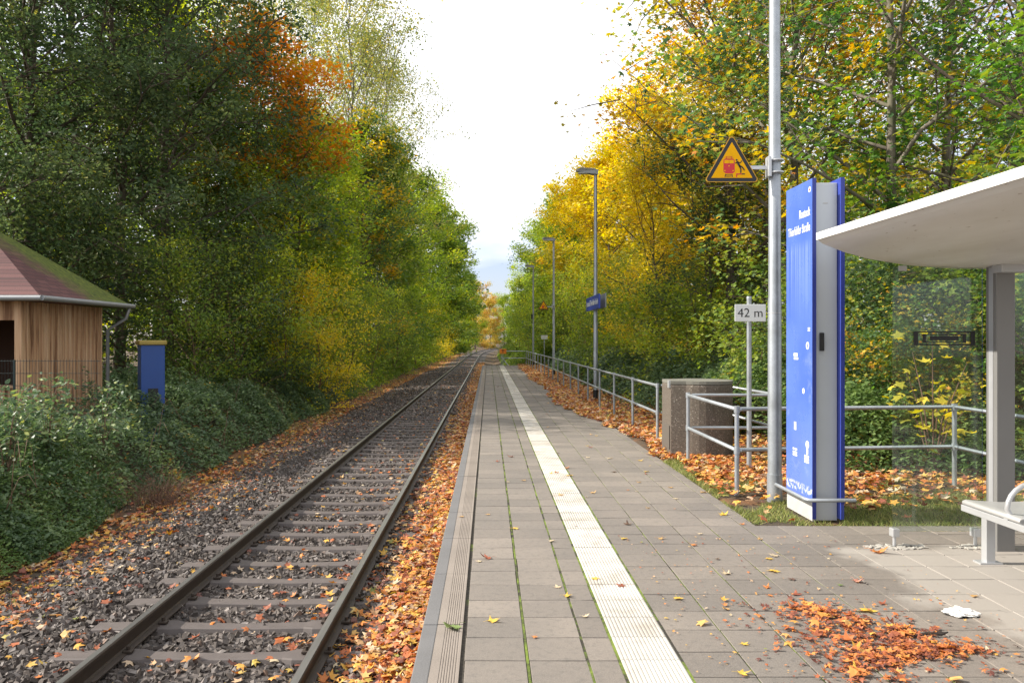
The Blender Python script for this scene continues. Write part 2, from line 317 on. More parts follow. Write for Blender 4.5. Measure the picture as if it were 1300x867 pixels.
RED = plain('sign red', (.55,.015,.015), .4); ALU = plain('aluminium', (.52,.53,.54), .38, .5, .06, 8); SEAT = plain('grey perforated seat', (.46,.46,.45), .4, .3, .05, 30)
BINB = plain('blue painted box', (.02,.07,.27), .45, 0, .1, 3); BINL = plain('mossy yellow lid', (.34,.25,.06), .7, 0, .3, 6)
ZINC = plain('zinc gutter', (.30,.31,.32), .5, .4); FENCE = plain('dark green wire', (.02,.035,.035), .5); LAMPH = plain('lamp head grey', (.30,.32,.33), .5, .1); LENS = plain('lamp lens', (.55,.56,.55), .25)
TISS = plain('white paper', (.8,.79,.76), .8); STICK = plain('wet twig', (.035,.025,.02), .6); MORTAR = plain('pale mortar', (.40,.38,.34), .9, 0, .2, 20, .5); TAPE = plain('lichen grey base', (.45,.44,.42), .7, 0, .2, 9)

# ------------------------------------------------------------------ ground, track bed, platform
rng = np.random.default_rng(7); random.seed(7)
PEND = 48.2
def xt(y):                                  # centre line of the track; it bends right beyond 100 m
    y = np.asarray(y, float); return -2.0+np.where(y > 100, (y-100)**2/2240, 0)
def gz(x, y):
    x = np.asarray(x, float); y = np.asarray(y, float); u = x-xt(y)
    left = np.interp(u, [-60, -12, -7, -4.6, -2.75, -1.75], [.2, -.25, -.35, -.7, -.93, -.80])
    rp = np.interp(u, [1.6, 1.72, 1.8, 60], [-.80, -.80, -.06, -.06])
    rp = np.where(x > 3.2, np.interp(x, [3.2, 5.2, 8, 60], [-.06, -.06, -.3, .1]), rp); rp = np.where((x > 2.25), rp+.045, rp)
    ro = np.interp(u, [1.6, 2.6, 5, 8, 60], [-.80, -.95, -.5, -.3, .2])
    k = np.clip((y-PEND)/.25, 0, 1)
    return np.where(u < 1.6, left, rp*(1-k)+ro*k)
def sheet(name, xs, ys, zf, mat, **k):
    X, Y = np.meshgrid(xs, ys); Z = zf(X, Y); V = np.stack([X, Y, Z], -1).reshape(-1, 3)
    nx, ny = len(xs), len(ys); i = (np.arange(ny-1)[:, None]*nx+np.arange(nx-1)[None]).ravel()
    F_ = np.stack([i, i+1, i+nx+1, i+nx], -1)
    return link(name, npmesh(name, V, 4, mat=mat, smooth=True, F_=F_), **k)
xs = np.unique(np.concatenate([np.linspace(-500, -40, 12), np.linspace(-40, -10, 31), np.linspace(-10, 10, 161), [-.22, -.30], np.linspace(10, 40, 31), np.linspace(40, 500, 12)]))
ys = np.unique(np.concatenate([np.linspace(-60, 0, 20), np.linspace(0, 60, 121), [48.2, 48.45], np.linspace(60, 260, 101), np.linspace(260, 900, 12)]))
def gzn(x, y): return gz(x, y)+.02*np.sin(x*2.1+y*.7)*np.sin(y*1.3)*((np.abs(x-xt(y)) > 3) & (x < -3) | (x > 3.3))
sheet('ground', xs, ys, gzn, GROUND, kind='structure')
ysb = np.concatenate([np.linspace(-10, 100, 111), np.linspace(102, 240, 70)]); us = np.linspace(-2.7, 1.62, 20)
X = us[None]+xt(ysb)[:, None]; Y = np.repeat(ysb[:, None], 20, 1); Z = gz(np.minimum(X, xt(Y)+1.58), Y)+.012
i = (np.arange(len(ysb)-1)[:, None]*20+np.arange(19)[None]).ravel()
link('track_bed', npmesh('track_bed', np.stack([X, Y, Z], -1), 4, mat=BED, smooth=True, F_=np.stack([i, i+1, i+21, i+20], -1)), kind='structure')

plat = empty('platform', kind='structure')
EX = -.367
mb = MB(); mb.box(EX+.03, 2.3, -4, PEND, -.85, -.012); mb.box(2.3, 8, -4, 6.68, -.3, -.012); mb.build('base_slab', JOINT, plat)
cols_l = [(-.118, .187), (.193+.012, .49), (.503, .648)]; cols_r = [(.972, 1.272), (1.28, 1.574), (1.582, 1.876), (1.884, 2.178), (2.186, 2.30)]
cols_x = [(2.186+.302*k, 2.48+.302*k) for k in range(18)]
slabs = []
def add_slab(x0, x1, y0, y1):
    t = rng.normal(0, .0012, 4); c = .0025; g = rng.normal(0, .0012, 2); x0 += g[0]; x1 += g[1]
    t = t-.0; top = [(x0+c, y0+c, t[0]), (x1-c, y0+c, t[1]), (x1-c, y1-c, t[2]), (x0+c, y1-c, t[3])]
    low = [(x0, y0, -.0025), (x1, y0, -.0025), (x1, y1, -.0025), (x0, y1, -.0025)]
    b = [(p[0], p[1], -.03) for p in low]; r = rng.random()
    for i in range(4):
        j = (i+1) % 4; slabs.append((low[i], low[j], top[j], top[i], r)); slabs.append((b[i], b[j], low[j], low[i], r))
    slabs.append((*top, r))
row = .299; y = -3.0; k = 0
while y < PEND-.02:
    y1 = min(y+row-.008, PEND)
    for c0, c1 in cols_l: add_slab(c0, c1, y, y1)
    yo = y+.11
    if yo+row < PEND:
        for c0, c1 in (cols_r[:-1]+cols_x if yo+row < 6.85 else cols_r): add_slab(c0, c1, yo, yo+row-.008)
    y += row; k += 1
A = np.array([s[:4] for s in slabs]); link('paving_slabs', npmesh('paving_slabs', A, 4, [s[4] for s in slabs], SLAB), parent=plat)
mb = MB()
for xm in (.196, .4965): mb.box(xm-.0065, xm+.0065, -3, PEND, -.02, -.0012)
for xm in (.654, .966): mb.box(xm-.007, xm+.007, -3, PEND, -.02, -.0005)
for xm in (1.276, 1.578, 1.88, 2.182): mb.box(xm-.005, xm+.005, -3, PEND, -.02, -.0045)
mb.build('joint_moss', MOSS, plat)
# ribbed white guide strip
V = []; RN = []; y = -3.0
nr = 14; x0, x1 = .662, .958; p = (x1-x0)/nr
prof = [(x0, -.02), (x0, .0)]
for q in range(nr):
    a = x0+q*p; prof += [(a+p*.12, .0005), (a+p*.25, .0045), (a+p*.68, .0045), (a+p*.82, .0005)]
prof += [(x1, .0), (x1, -.02)]
while y < PEND:
    y1 = min(y+.294, PEND); r = rng.random(); dz = rng.normal(0, .0008)
    for a, b in zip(prof[:-1], prof[1:]): V.append([(a[0], y, a[1]+dz), (b[0], y, b[1]+dz), (b[0], y1, b[1]+dz), (a[0], y1, a[1]+dz)]); RN.append(r)
    V.append([(x0, y, -.02), (x1, y, -.02), (x1, y, 0), (x0, y, 0)]); RN.append(r); y += .299
link('guide_strip', npmesh('guide_strip', np.array(V), 4, RN, WHITE), parent=plat)
# platform kerb: smooth outer edge and grooved beige band
mb = MB(); mg = MB(); y = -3.2
while y < PEND:
    y1 = min(y+.945, PEND); dz = random.gauss(0, .0012)
    mb.box(EX, EX+.083, y+.004, y1-.004, -.17, dz, b=.006)
    g0, g1 = EX+.083, -.142; pr = [(g0, -.1), (g0, 0)]; n = 7; a0 = g0+.045; pp = (g1-.008-a0)/n
    for q in range(n): a = a0+q*pp; pr += [(a, 0), (a+.003, -.003), (a+pp*.32, -.003), (a+pp*.32+.003, 0)]
    pr += [(g1, 0), (g1, -.1)]
    mg.add([(a, yy, b+dz) for yy in (y+.003, y1-.003) for a, b in pr], [(i, i+1, len(pr)+i+1, len(pr)+i) for i in range(len(pr)-1)])
    y += .945
mb.build('kerb_edge', KERBA, plat); mg.build('grooved_band', KERBB, plat)
mb = MB(); y = -3
while y < PEND: mb.box(EX+.045, EX+.2, y+.006, min(y+1.9, PEND)-.006, -.95, -.175); y += 1.9
mb.build('platform_wall', KERBA, plat)

# ------------------------------------------------------------------ track
track = empty('railway_track', (-2, 0, -.76), label='single railway track with two rusty rails on steel sleepers beside the platform', cat='railway track')
RZ = -.60; rp = [(-.0625, -.149), (-.0625, -.138), (-.02, -.128), (-.008, -.118), (-.008, -.045), (-.03, -.034), (-.0335, -.008), (-.027, -.001), (.027, -.001), (.0335, -.008), (.03, -.034), (.008, -.045), (.008, -.118), (.02, -.128), (.0625, -.138), (.0625, -.149)]
yr = np.concatenate([[-6, 0, 20, 40, 60, 80, 100], np.arange(104, 236, 4)])
for s in (-1, 1):
    vs = []; xo = s*.7525
    for yy in yr: c = float(xt(yy))+2+xo; vs += [(c+a, yy, RZ+b+.76) for a, b in rp]
    n = len(rp); fs = [(i*n+j, (i+1)*n+j, (i+1)*n+(j+1) % n, i*n+(j+1) % n) for i in range(len(yr)-1) for j in range(n)]
    o = MB().add(vs, fs).build('rail', RAIL, track); vs = []
    for yy in yr: c = float(xt(yy))+2+xo; vs += [(c+a, yy, RZ+.0012+.76) for a in ((-.024, .022) if s < 0 else (-.026, .026))]
    MB().add(vs, [(2*i, 2*i+2, 2*i+3, 2*i+1) for i in range(len(yr)-1)]).build('running_surface', RTOP, o)
def sleeper_arr(cx, cy, z=0.0):
    st = [(-1.27, .10, -.06), (-1.22, .085, -.005), (-.9, .085, .0), (-.74, .10, .01), (-.58, .10, .006), (-.5, .07, .0), (0, .064, -.01), (.5, .07, .0), (.58, .10, .006), (.74, .10, .01), (.9, .085, 0), (1.22, .085, -.005), (1.27, .10, -.06)]
    vs = []
    for x, hw, zz in st: vs += [(cx+x, cy-hw-.035, zz-.09+z), (cx+x, cy-hw, zz-.008+z), (cx+x, cy-hw+.014, zz+z), (cx+x, cy+hw-.014, zz+z), (cx+x, cy+hw, zz-.008+z), (cx+x, cy+hw+.035, zz-.09+z)]
    return vs, [(i*6+j, (i+1)*6+j, (i+1)*6+j+1, i*6+j+1) for i in range(len(st)-1) for j in range(5)]+[(5,4,3,2,1,0)]
proto_s = None; clip = MB(); clip.box(-.035, .035, -.03, .03, 0, .022, b=.006); clip.tube([(0, 0, .01), (0, 0, .05)], .014, 6); clipm = clip.mesh('rail_clip'); clipm.materials.append(RAIL)
SY = [2.2+.6*k for k in range(100)]
sm = None
for k, yy in enumerate(SY):
    if sm is None: sm = MB().add(*sleeper_arr(0, 0)).mesh('sleeper'); sm.materials.append(STEELS)
    o = link('sleeper', sm, parent=track, loc=(random.gauss(0, .01), yy, random.gauss(0, .004)+.008), rz=random.gauss(0, .006))
    if k < 18:
        for s in (-1, 1):
            for t in (-1, 1): link('rail_clip', clipm, parent=o, loc=(s*.7525+t*.085, 0, .012))
mb = MB()
for k in range(100, 380):
    yy = 2.2+.6*k; mb.add(*sleeper_arr(float(xt(yy))+2, yy, .008))
mb.build('sleeper', STEELS, track, kind='stuff')

# ------------------------------------------------------------------ scattered soups: stones and leaves
def rotmats(n, up=0., r=rng):
    """random rotation matrices; up>0 biases normals upward"""
    nrm = r.normal(size=(n, 3)); nrm /= np.linalg.norm(nrm, axis=1)[:, None]; nrm[:, 2] += up*np.sign(nrm[:, 2]+1e-9) if up < 5 else up
    nrm /= np.linalg.norm(nrm, axis=1)[:, None]; a = r.normal(size=(n, 3)); a -= nrm*(a*nrm).sum(1)[:, None]; a /= np.linalg.norm(a, axis=1)[:, None]
    return np.stack([a, np.cross(nrm, a), nrm], -1)
def soup(T, P, size, rot):
    """T (k,3) template; P (n,3); size (n,) -> (n,k,3)"""
    return np.einsum('nij,kj->nki', rot, T)*np.asarray(size)[:, None, None]+P[:, None, :]
DIA = np.array([(-.5, 0, .0), (0, -.3, -.06), (.5, 0, .0), (0, .3, -.06)])
OVAL = np.array([(-.5, 0, 0), (-.22, -.24, .03), (.2, -.2, .03), (.5, 0, -.05), (.2, .2, .03), (-.22, .24, .03)])
def maple(n=5, inner=.42):
    pts = []; L = [.36, .5, .6, .5, .36]; an = [-118, -62, 0, 62, 118]
    pts.append((-.16, 0, 0))
    for i, (l, a) in enumerate(zip(L, an)):
        pts.append((l*math.cos(R(a)), l*math.sin(R(a)), -.07))
        if i < 4: b = (a+an[i+1])/2; pts.append((.25*math.cos(R(b)), .25*math.sin(R(b)), .03))
    return np.array(pts)
MAP = maple()
def pnoise(x, y, s=1., seed=0):
    r = np.random.default_rng(seed); v = 0
    for i in range(6):
        a = r.random()*6.28; f = s*(1+.9*i)*(.7+.6*r.random()); v = v+np.sin((x*math.cos(a)+y*math.sin(a))*f+r.random()*9)/(1+i*.6)
    return v/2.2
ST = np.array([(-1,-1,-1),(1,-1,-1),(1,1,-1),(-1,1,-1),(-1,-1,1),(1,-1,1),(1,1,1),(-1,1,1)])*.5
SF = np.array([(0,3,2,1),(4,5,6,7),(0,1,5,4),(1,2,6,5),(2,3,7,6),(3,0,4,7)])
def stones(name, n, ya, yb, s0, s1, pw=1.0):
    y = ya+(yb-ya)*rng.random(n)**pw; u = rng.uniform(-2.75, 1.6, n); x = xt(y)+u; z = gz(np.minimum(x, xt(y)+1.58), y)+.01
    onsl = np.abs(((y-2.2+.3) % .6)-.3) < .085; keep = ~(onsl & (np.abs(u) < 1.25)) | (rng.random(n) < .10)
    x, y, z, u = x[keep], y[keep], z[keep], u[keep]; n = len(x)
    z = z+rng.uniform(-.012, .022, n)-.012*(np.abs(u) < .7)
    T = ST[None]*(1+rng.normal(0, .28, (n, 8, 3))); sc = np.stack([rng.uniform(.8, 1.8, n), rng.uniform(.6, 1.1, n), rng.uniform(.3, .8, n)], -1)
    V = T*sc[:, None]*rng.uniform(s0, s1, n)[:, None, None]; V = np.einsum('nij,nkj->nki', rotmats(n), V)+np.stack([x, y, z], -1)[:, None]
    idx = (np.arange(n)[:, None, None]*8+SF[None]).reshape(-1, 4)
    link(name, npmesh(name, V, 4, np.repeat(rng.random(n), 6), STONE, F_=idx), kind='stuff', label='crushed dark grey ballast stones under and beside the railway track')
stones('ballast', 66000, 3.2, 24, .024, .047, 1.25); stones('ballast', 20000, 24, 62, .05, .085, 1.2)

def litter(name, label, n, fx, size=(.06, .13), lift=.03, flat=1.6, vr=(0, 1), **k):
    P = fx(n); n = len(P); P[:, 2] += rng.uniform(0, lift, n)
    V = soup(MAP, P, rng.uniform(*size, n), rotmats(n, flat)); r_ = np.clip(rng.uniform(vr[0], vr[1], n)**1.0, 0, 1)
    cr_ = 1+.35*rng.normal(size=(n, 1)); V[:, :, 2] = P[:, None, 2]+(V[:, :, 2]-P[:, None, 2])*np.abs(cr_)+.006
    return link(name, npmesh(name, V, len(MAP), r_, LM['litter']), kind='stuff', label=label, **k)
def f_strip_r(n):
    y = 3.0+75*rng.random(n)**1.9; u = 1.62-np.abs(rng.normal(0, .40, n)); u = np.clip(u, .5, 1.62); k = (np.abs(u-.7525) > .05); x = xt(y)+u
    z = gz(np.minimum(x, xt(y)+1.58), y)+.02+.05*np.clip((u-1.0)/.6, 0, 1); return np.stack([x, y, z], -1)[k]
litter('leaf_litter', 'thick orange fallen leaves between the right rail and the platform edge', 21000, f_strip_r, lift=.05)
def f_strip_l(n):
    y = 3.5+130*rng.random(n)**1.8; u = -2.68+rng.normal(0, .40, n)-.2*pnoise(y, y*0, .8, 3)-np.clip((y-10)/60, 0, .5)*rng.random(n); x = xt(y)+u
    return np.stack([x, y, gz(x, y)+.01], -1)
litter('leaf_litter', 'brown and orange fallen leaves along the left foot of the ballast', 19000, f_strip_l)
def f_track(n):
    y = 3.5+90*rng.random(n)**1.6; u = rng.uniform(-2.5, .72, n); k = np.abs(u+.7525) > .06; x = xt(y)+u
    return np.stack([x, y, gz(x, y)+.035], -1)[k]
litter('leaf_litter', 'single yellow and brown leaves scattered on sleepers and ballast', 2300, f_track, size=(.06, .12), lift=.01)
def f_right(n):
    y = 7.4+42*rng.random(n)**1.35; edge = 2.22-.25*pnoise(y, y*0, 1.3, 5)-np.clip((y-12)/20, 0, .45)
    x = edge+np.abs(rng.normal(0, .9, n)); k = (x > edge) & (x < 6) & ((y > 10.3) | (x > 2.5)) & ~((y < 8.8) & (x < 3.1)) & ((y > 8.2) | (rng.random(n) < .5))
    return np.stack([x, y, np.where(x > 2.25, gz(x, y)+.02, .004)], -1)[k]
litter('leaf_litter', 'carpet of orange leaves along the railing right of the platform', 25000, f_right, lift=.05)
def f_right2(n):
    x = rng.uniform(2.35, 7.5, n); y = rng.uniform(6.65, 9.6, n); k = (rng.random(n) < np.clip((y-7.2)/1.2, .07, 1)) & ~((x > 2.75) & (x < 3.2) & (y < 7.6)); return np.stack([x, y, gz(x, y)+.03], -1)[k]
litter('leaf_litter', 'orange and yellow leaves lying on the grass behind the shelter glass', 3000, f_right2, lift=.05)
HEAP = [(1.93, 4.52, .13, .12), (2.05, 4.36, .22, .16), (2.02, 4.12, .26, .16), (1.92, 3.86, .24, .15), (2.14, 3.90, .26, .12), (2.38, 3.98, .18, .07), (1.86, 3.68, .20, .12), (2.22, 4.22, .14, .10), (1.75, 4.30, .2, .2)]
def f_pile(n):
    b = rng.integers(0, len(HEAP), n); H_ = np.array(HEAP)[b]; r_ = rng.normal(0, .62, (n, 2))*rng.choice([.8, 1.0, 1.7], (n, 1)); x = H_[:, 0]+r_[:, 0]*H_[:, 2]; y = H_[:, 1]+r_[:, 1]*H_[:, 3]
    k = pnoise(x, y, 9, 77)+.7*pnoise(x, y, 25, 78)+rng.normal(0, .55, n) > -.15; d = (r_**2).sum(1)
    return np.stack([x, y, .003+.018*np.exp(-d*2)*rng.random(n)], -1)[k]
litter('leaf_pile', 'heap of crumbled red brown leaves on the slabs in front of the shelter', 3400, f_pile, size=(.012, .055), lift=.008, flat=2.2, vr=(0, .52))
litter('leaf_pile', 'larger orange leaves mixed into the heap of crumbled leaves', 170, f_pile, size=(.05, .10), lift=.012, flat=2.5, vr=(.1, .75))
litter('leaf_crumbs', 'tiny brown leaf crumbs scattered over the right paving', 420, lambda n: np.stack([rng.uniform(1.0, 3.0, n), rng.uniform(3.5, 6.3, n), np.full(n, .003)], -1), size=(.008, .03), lift=.001, flat=3)
def f_wood(n):
    s = rng.random(n) < .5; y = 10+110*rng.random(n)**1.3; x = np.where(s, -rng.uniform(6, 22, n), rng.uniform(3.4, 20, n)); return np.stack([x, y, gz(x, y)+.02], -1)
litter('leaf_litter', 'fallen autumn leaves covering the woodland floor under the trees', 14000, f_wood, size=(.12, .22))
# grass beside the stele
def grass(name, label, n, f, h=(.04, .11)):
    P = f(n); n = len(P); a = rng.random(n)*6.28; hh = rng.uniform(*h, n); wd = .004; ln = rng.normal(0, .035, (n, 2))
    dx, dy = np.cos(a)*wd, np.sin(a)*wd; z = P[:, 2]; b = np.stack([P[:, 0]-dx, P[:, 1]-dy, z], -1); c = np.stack([P[:, 0]+dx, P[:, 1]+dy, z], -1)
    t = np.stack([P[:, 0]+ln[:, 0], P[:, 1]+ln[:, 1], z+hh], -1); link(name, npmesh(name, np.stack([b, c, t], 1), 3, rng.random(n), LM['grass']), kind='stuff', label=label)
def f_g(n):
    x = rng.uniform(2.28, 7, n); y = rng.uniform(6.55, 10.3, n); e = 2.29+.03*pnoise(y, x, 3, 8); k = (x > e) & (pnoise(x, y, 2.2, 9) > -.55+.25*(y-7)) & (y > 6.68+.05*pnoise(x, y, 4, 15)) & ~((x > 2.8) & (x < 3.15) & (y > 6.8) & (y < 7.45))
    return np.stack([x, y, gz(x, y)], -1)[k]
grass('grass', 'short green grass growing around the blue stele', 70000, f_g, (.02, .06))
def f_g2(n):
    y = 5+60*rng.random(n)**1.5; x = xt(y)-rng.uniform(3.0, 4.6, n); return np.stack([x, y, gz(x, y)-.02], -1)[pnoise(x, y, 1.5, 4) > .25]
grass('grass', 'tufts of long grass at the foot of the left bank', 16000, f_g2, (.08, .3))

# ------------------------------------------------------------------ trees
def skeleton(seed, H, Rc, h0, nl, ns, trunk_r, lean=.3, ups=(10, 62), arch=.0):
    r = random.Random(seed); mb = MB(); tp = []
    ph = r.random()*6
    for i in range(9):
        t = i/8; tp.append(Vector((lean*t*math.sin(ph+t*2.2)+.12*r.gauss(0, 1)*t, lean*t*math.cos(ph+t*1.7)+.12*r.gauss(0, 1)*t, -.3+H*.97*t)))
    tr = [trunk_r*(1-.9*(i/8)**.8) for i in range(9)]; tr[0] *= 1.25; mb.tube(tp, tr, 9)
    cl = []
    for i in range(nl):
        s = ((i+r.random()*.8)/nl)**.92; z = h0+(H-h0)*s*.97; q = z/(H*.97)*8; k = min(int(q), 7); b = tp[k].lerp(tp[k+1], q-k)
        env = max(.16, 1.33*(1-s)**.55*(.52+.85*s)); a = i*2.39996+r.gauss(0, .35); e = R(ups[0]+(ups[1]-ups[0])*s+r.gauss(0, 8))
        L = Rc*env*r.uniform(.72, 1.12)/max(.6, math.cos(e))*.92; d = Vector((math.cos(a)*math.cos(e), math.sin(a)*math.cos(e), math.sin(e)))
        pts = [b]; dd = d.copy()
        for j in range(5):
            dd = (dd+Vector((r.gauss(0, .14), r.gauss(0, .14), r.gauss(.03, .10)-arch*j*.05))).normalized(); pts.append(pts[-1]+dd*L/5)
        r0 = min(tr[k]*.5, .010+.009*L); mb.tube(pts, [r0*(1-.85*j/5) for j in range(6)], 5, False); cl.append((pts[-1], 1.))
        for j in range(ns):
            f = .25+.75*(j+r.random())/ns; q = min(f*5, 4.999); kk = int(q); p0 = pts[kk].lerp(pts[kk+1], q-kk)
            sdv = Vector((r.gauss(0, 1), r.gauss(0, 1), r.gauss(.15, .7))).normalized(); sd_ = (dd*.55+sdv).normalized(); Ls = (.5+L*.30*(1.1-f*.6))*r.uniform(.6, 1.2)
            p1 = p0+sd_*Ls*.5+Vector((0, 0, r.gauss(0, .06))); p2 = p1+(sd_+Vector((r.gauss(0, .25), r.gauss(0, .25), r.gauss(-.05-arch*.4, .2)))).normalized()*Ls*.5
            mb.tube([p0, p1, p2], [r0*.4, r0*.26, .004], 4, False); cl.append((p1, .8)); cl.append((p2, 1.)); cl.append((p1.lerp(p2, .5)+Vector((r.gauss(0, .25), r.gauss(0, .25), r.gauss(0, .2))), .9))
    return mb, cl
def crown_mesh(name, cl, seed, per, size, T, sig, up=.5, flatz=.7, var=.5):
    r = np.random.default_rng(seed); C = np.array([tuple(c[0]) for c in cl]); W = np.array([c[1] for c in cl]); cnt = r.poisson(per*W*r.choice([.25, .7, 1.3, 1.8], len(W)))
    idx = np.repeat(np.arange(len(C)), cnt); n = len(idx); P = C[idx]+r.normal(size=(n, 3))*np.array([sig, sig, sig*flatz])*r.uniform(.6, 1.3, len(C))[idx][:, None]
    P[:, 2] = np.maximum(P[:, 2], .05)
    V = soup(T, P, size*r.uniform(.6, 1.25, n), rotmats(n, up, r)); cr_ = r.random(len(C)); v = cr_[idx]*(var+.1)+r.random(n)*(.9-var)
    return npmesh(name, V, len(T), v)
PR = {}
def proto(key, seed, H, Rc, h0, nl, ns, tr, per, size, T, sig, up=.5, ups=(10, 62), arch=0., var=.62, lean=.4):
    mb, cl = skeleton(seed, H, Rc, h0, nl, ns, tr, lean, ups, arch); PR[key] = (mb.mesh('trunk'), crown_mesh('crown', cl, seed, per, size, T, sig, up, var=var), len(cl)*per)
proto('mapA', 1, 15, 5.2, 2.2, 38, 7, .15, 25, .185, MAP, .36, 1.0, (28, 72))
proto('mapB', 2, 13, 4.6, 1.6, 36, 7, .13, 26, .18, MAP, .34, 1.0, (22, 68))
proto('mapC', 3, 17, 4.8, 3.2, 36, 6, .16, 15, .18, MAP, .38, 1.0, (40, 76))
proto('finA', 4, 17, 5.4, 1.8, 44, 8, .22, 36, .14, OVAL, .34, .5, (12, 64), .3)
proto('finB', 5, 15, 4.8, 1.0, 42, 8, .19, 36, .14, OVAL, .33, .5, (8, 64), .3)
proto('midA', 6, 14, 4.4, .7, 38, 7, .18, 32, .215, OVAL, .34, .7)
proto('midB', 7, 15, 4.2, 1.2, 38, 7, .18, 32, .215, OVAL, .34, .7, (5, 60), .2)
proto('midC', 8, 12.5, 4.6, .6, 36, 7, .16, 32, .225, OVAL, .36, .7)
proto('farA', 9, 14, 5.0, .5, 34, 6, .18, 30, .32, OVAL, .42, .7)
proto('farB', 10, 13, 4.6, .5, 34, 6, .18, 30, .32, OVAL, .42, .7)
proto('popA', 11, 23, 6.0, 6, 42, 7, .16, 16, .17, DIA, .42, .2, (40, 75))
proto('bushA', 12, 3.4, 1.9, .15, 22, 5, .035, 26, .085, OVAL, .24, .4, (20, 70), .4)
proto('bushB', 13, 2.6, 1.8, .1, 20, 5, .03, 26, .10, MAP, .24, .6, (15, 65), .4)
used = set()
def tree(name, key, px, y, s, mat, label, cat='tree', group=None, rz=None, bark=None, x=None, sz=None):
    x = AX(px, y) if x is None else x; z = float(gz(x, y)); o = empty(name, (x, y, z), random.random()*6.28 if rz is None else rz, label=label, cat=cat, group=group)
    o.scale = (s, s, sz or s); tm, cm, _ = PR[key]
    for nm, me, mt in (('trunk', tm, bark or BARK), ('crown', cm, LM[mat])):
        if not me.materials: me.materials.append(mt)
        c = link(nm, me, parent=o); c.material_slots[0].link = 'OBJECT'; c.material_slots[0].material = mt
    return o
T_ = tree
gl, gr = 'trees along the left side of the track', 'trees behind the platform railing'
# left side, near to far
T_('deciduous_tree', 'finA', 40, 21, 1.0, 'grey', 'tall grey green tree rising behind the roof of the timber hut', group=gl)
T_('deciduous_tree', 'finB', 150, 23, 1.05, 'grey', 'grey green tree right behind the far corner of the hut roof', group=gl)
T_('deciduous_tree', 'finA', 215, 25, 1.05, 'dark', 'darkest tall tree above the blue cabinet with sun glinting through', group=gl)
T_('deciduous_tree', 'finA', 95, 30, 1.25, 'dark', 'dark tall tree far behind the hut, topping the left corner', group=gl)
T_('deciduous_tree', 'finB', -60, 19, 1.1, 'dark', 'dark green tree cut by the left edge of the picture', group=gl)
T_('deciduous_tree', 'finB', -20, 30, 1.3, 'yg', 'sunlit yellow green tree glimpsed behind the hut trees', group=gl)
T_('deciduous_tree', 'midB', 200, 36, 1.15, 'yg', 'yellow green tree shining through behind the dark trees', group=gl)
T_('deciduous_tree', 'midA', 335, 30, .95, 'orangetop', 'tree with a glowing orange red top above green lower branches', group=gl, rz=1.0)
T_('deciduous_tree', 'midB', 255, 28, .72, 'green', 'lower green tree beside the blue cabinet', group=gl)
T_('poplar_tree', 'popA', 330, 44, 1.05, 'pop', 'thin pale poplar standing behind the orange topped tree', group=gl, bark=BARKP)
T_('poplar_tree', 'popA', 440, 50, 1.12, 'pop', 'tall airy poplar, the one that reaches the upper edge beside the sky', group=gl, bark=BARKP, rz=2.2)
T_('poplar_tree', 'popA', 492, 62, 1.02, 'pop', 'slender poplar with loose yellowing leaves nearest the open sky', group=gl, bark=BARKP, rz=4.4)
T_('poplar_tree', 'popA', 395, 58, 1.2, 'pop', 'broad thin leaved poplar left of the tallest airy poplar', group=gl, bark=BARKP, rz=3.2)
T_('poplar_tree', 'popA', 468, 54, .98, 'pop', 'loosely branched poplar between the two tallest ones', group=gl, bark=BARKP, rz=5.2)
T_('deciduous_tree', 'midC', 375, 33, .85, 'yg', 'broad green tree below the orange crown', group=gl)
T_('deciduous_tree', 'midA', 400, 42, .95, 'yg', 'yellow green tree in the middle of the left tree wall', group=gl)
T_('deciduous_tree', 'midB', 455, 48, 1.0, 'mixed', 'green tree with a few yellow leaves below the poplars', group=gl)
T_('deciduous_tree', 'midC', 480, 56, 1.15, 'green', 'wide green tree halfway along the left tree wall', group=gl)
T_('deciduous_tree', 'midA', 505, 66, 1.1, 'yg', 'light green tree behind the wide green one on the left', group=gl)
T_('deciduous_tree', 'midB', 530, 76, 1.2, 'yg', 'green tree with brownish tips toward the end of the left wall', group=gl)
T_('deciduous_tree', 'farA', 547, 90, 1.2, 'green', 'dense tree near the far end of the left tree wall', group=gl)
T_('deciduous_tree', 'farB', 560, 106, 1.3, 'green', 'green tree ending the left tree wall beside the sky', group=gl)
T_('deciduous_tree', 'farA', 572, 126, 1.15, 'yg', 'pale yellow green tree beyond the left tree wall', group=gl)
T_('deciduous_tree', 'farB', 588, 150, 1.0, 'yg', 'yellow tree low at the bend of the track', group=gl)
T_('deciduous_tree', 'farA', 603, 185, 1.05, 'faded', 'small ochre tree at the vanishing point of the track', group='distant trees at the bend')
T_('deciduous_tree', 'farB', 622, 205, .95, 'faded', 'ochre yellow tree behind the bend, between the two tree walls', group='distant trees at the bend')
T_('deciduous_tree', 'farA', 640, 225, 1.0, 'yg', 'distant yellow green tree closing the view above the rails', group='distant trees at the bend')
T_('deciduous_tree', 'farB', 655, 215, 1.0, 'green', 'distant green tree beside the end of the platform', group='distant trees at the bend')
for k, (px, y, s, m_) in enumerate([(612, 240, .8, 'green'), (592, 232, 1.0, 'yg'), (560, 225, 1.1, 'green'), (675, 240, 1., 'yg'), (520, 130, 1.3, 'green'), (470, 100, 1.25, 'yg'), (420, 75, 1.1, 'green'), (370, 62, 1.1, 'yg'), (300, 52, 1.15, 'green'), (120, 48, 1.2, 'yg'), (20, 46, 1.2, 'green')]):
    T_('deciduous_tree', 'farA' if k % 2 else 'farB', px, y, s, m_, 'background tree of the wood, mostly hidden by nearer crowns', group='background trees of the wood')
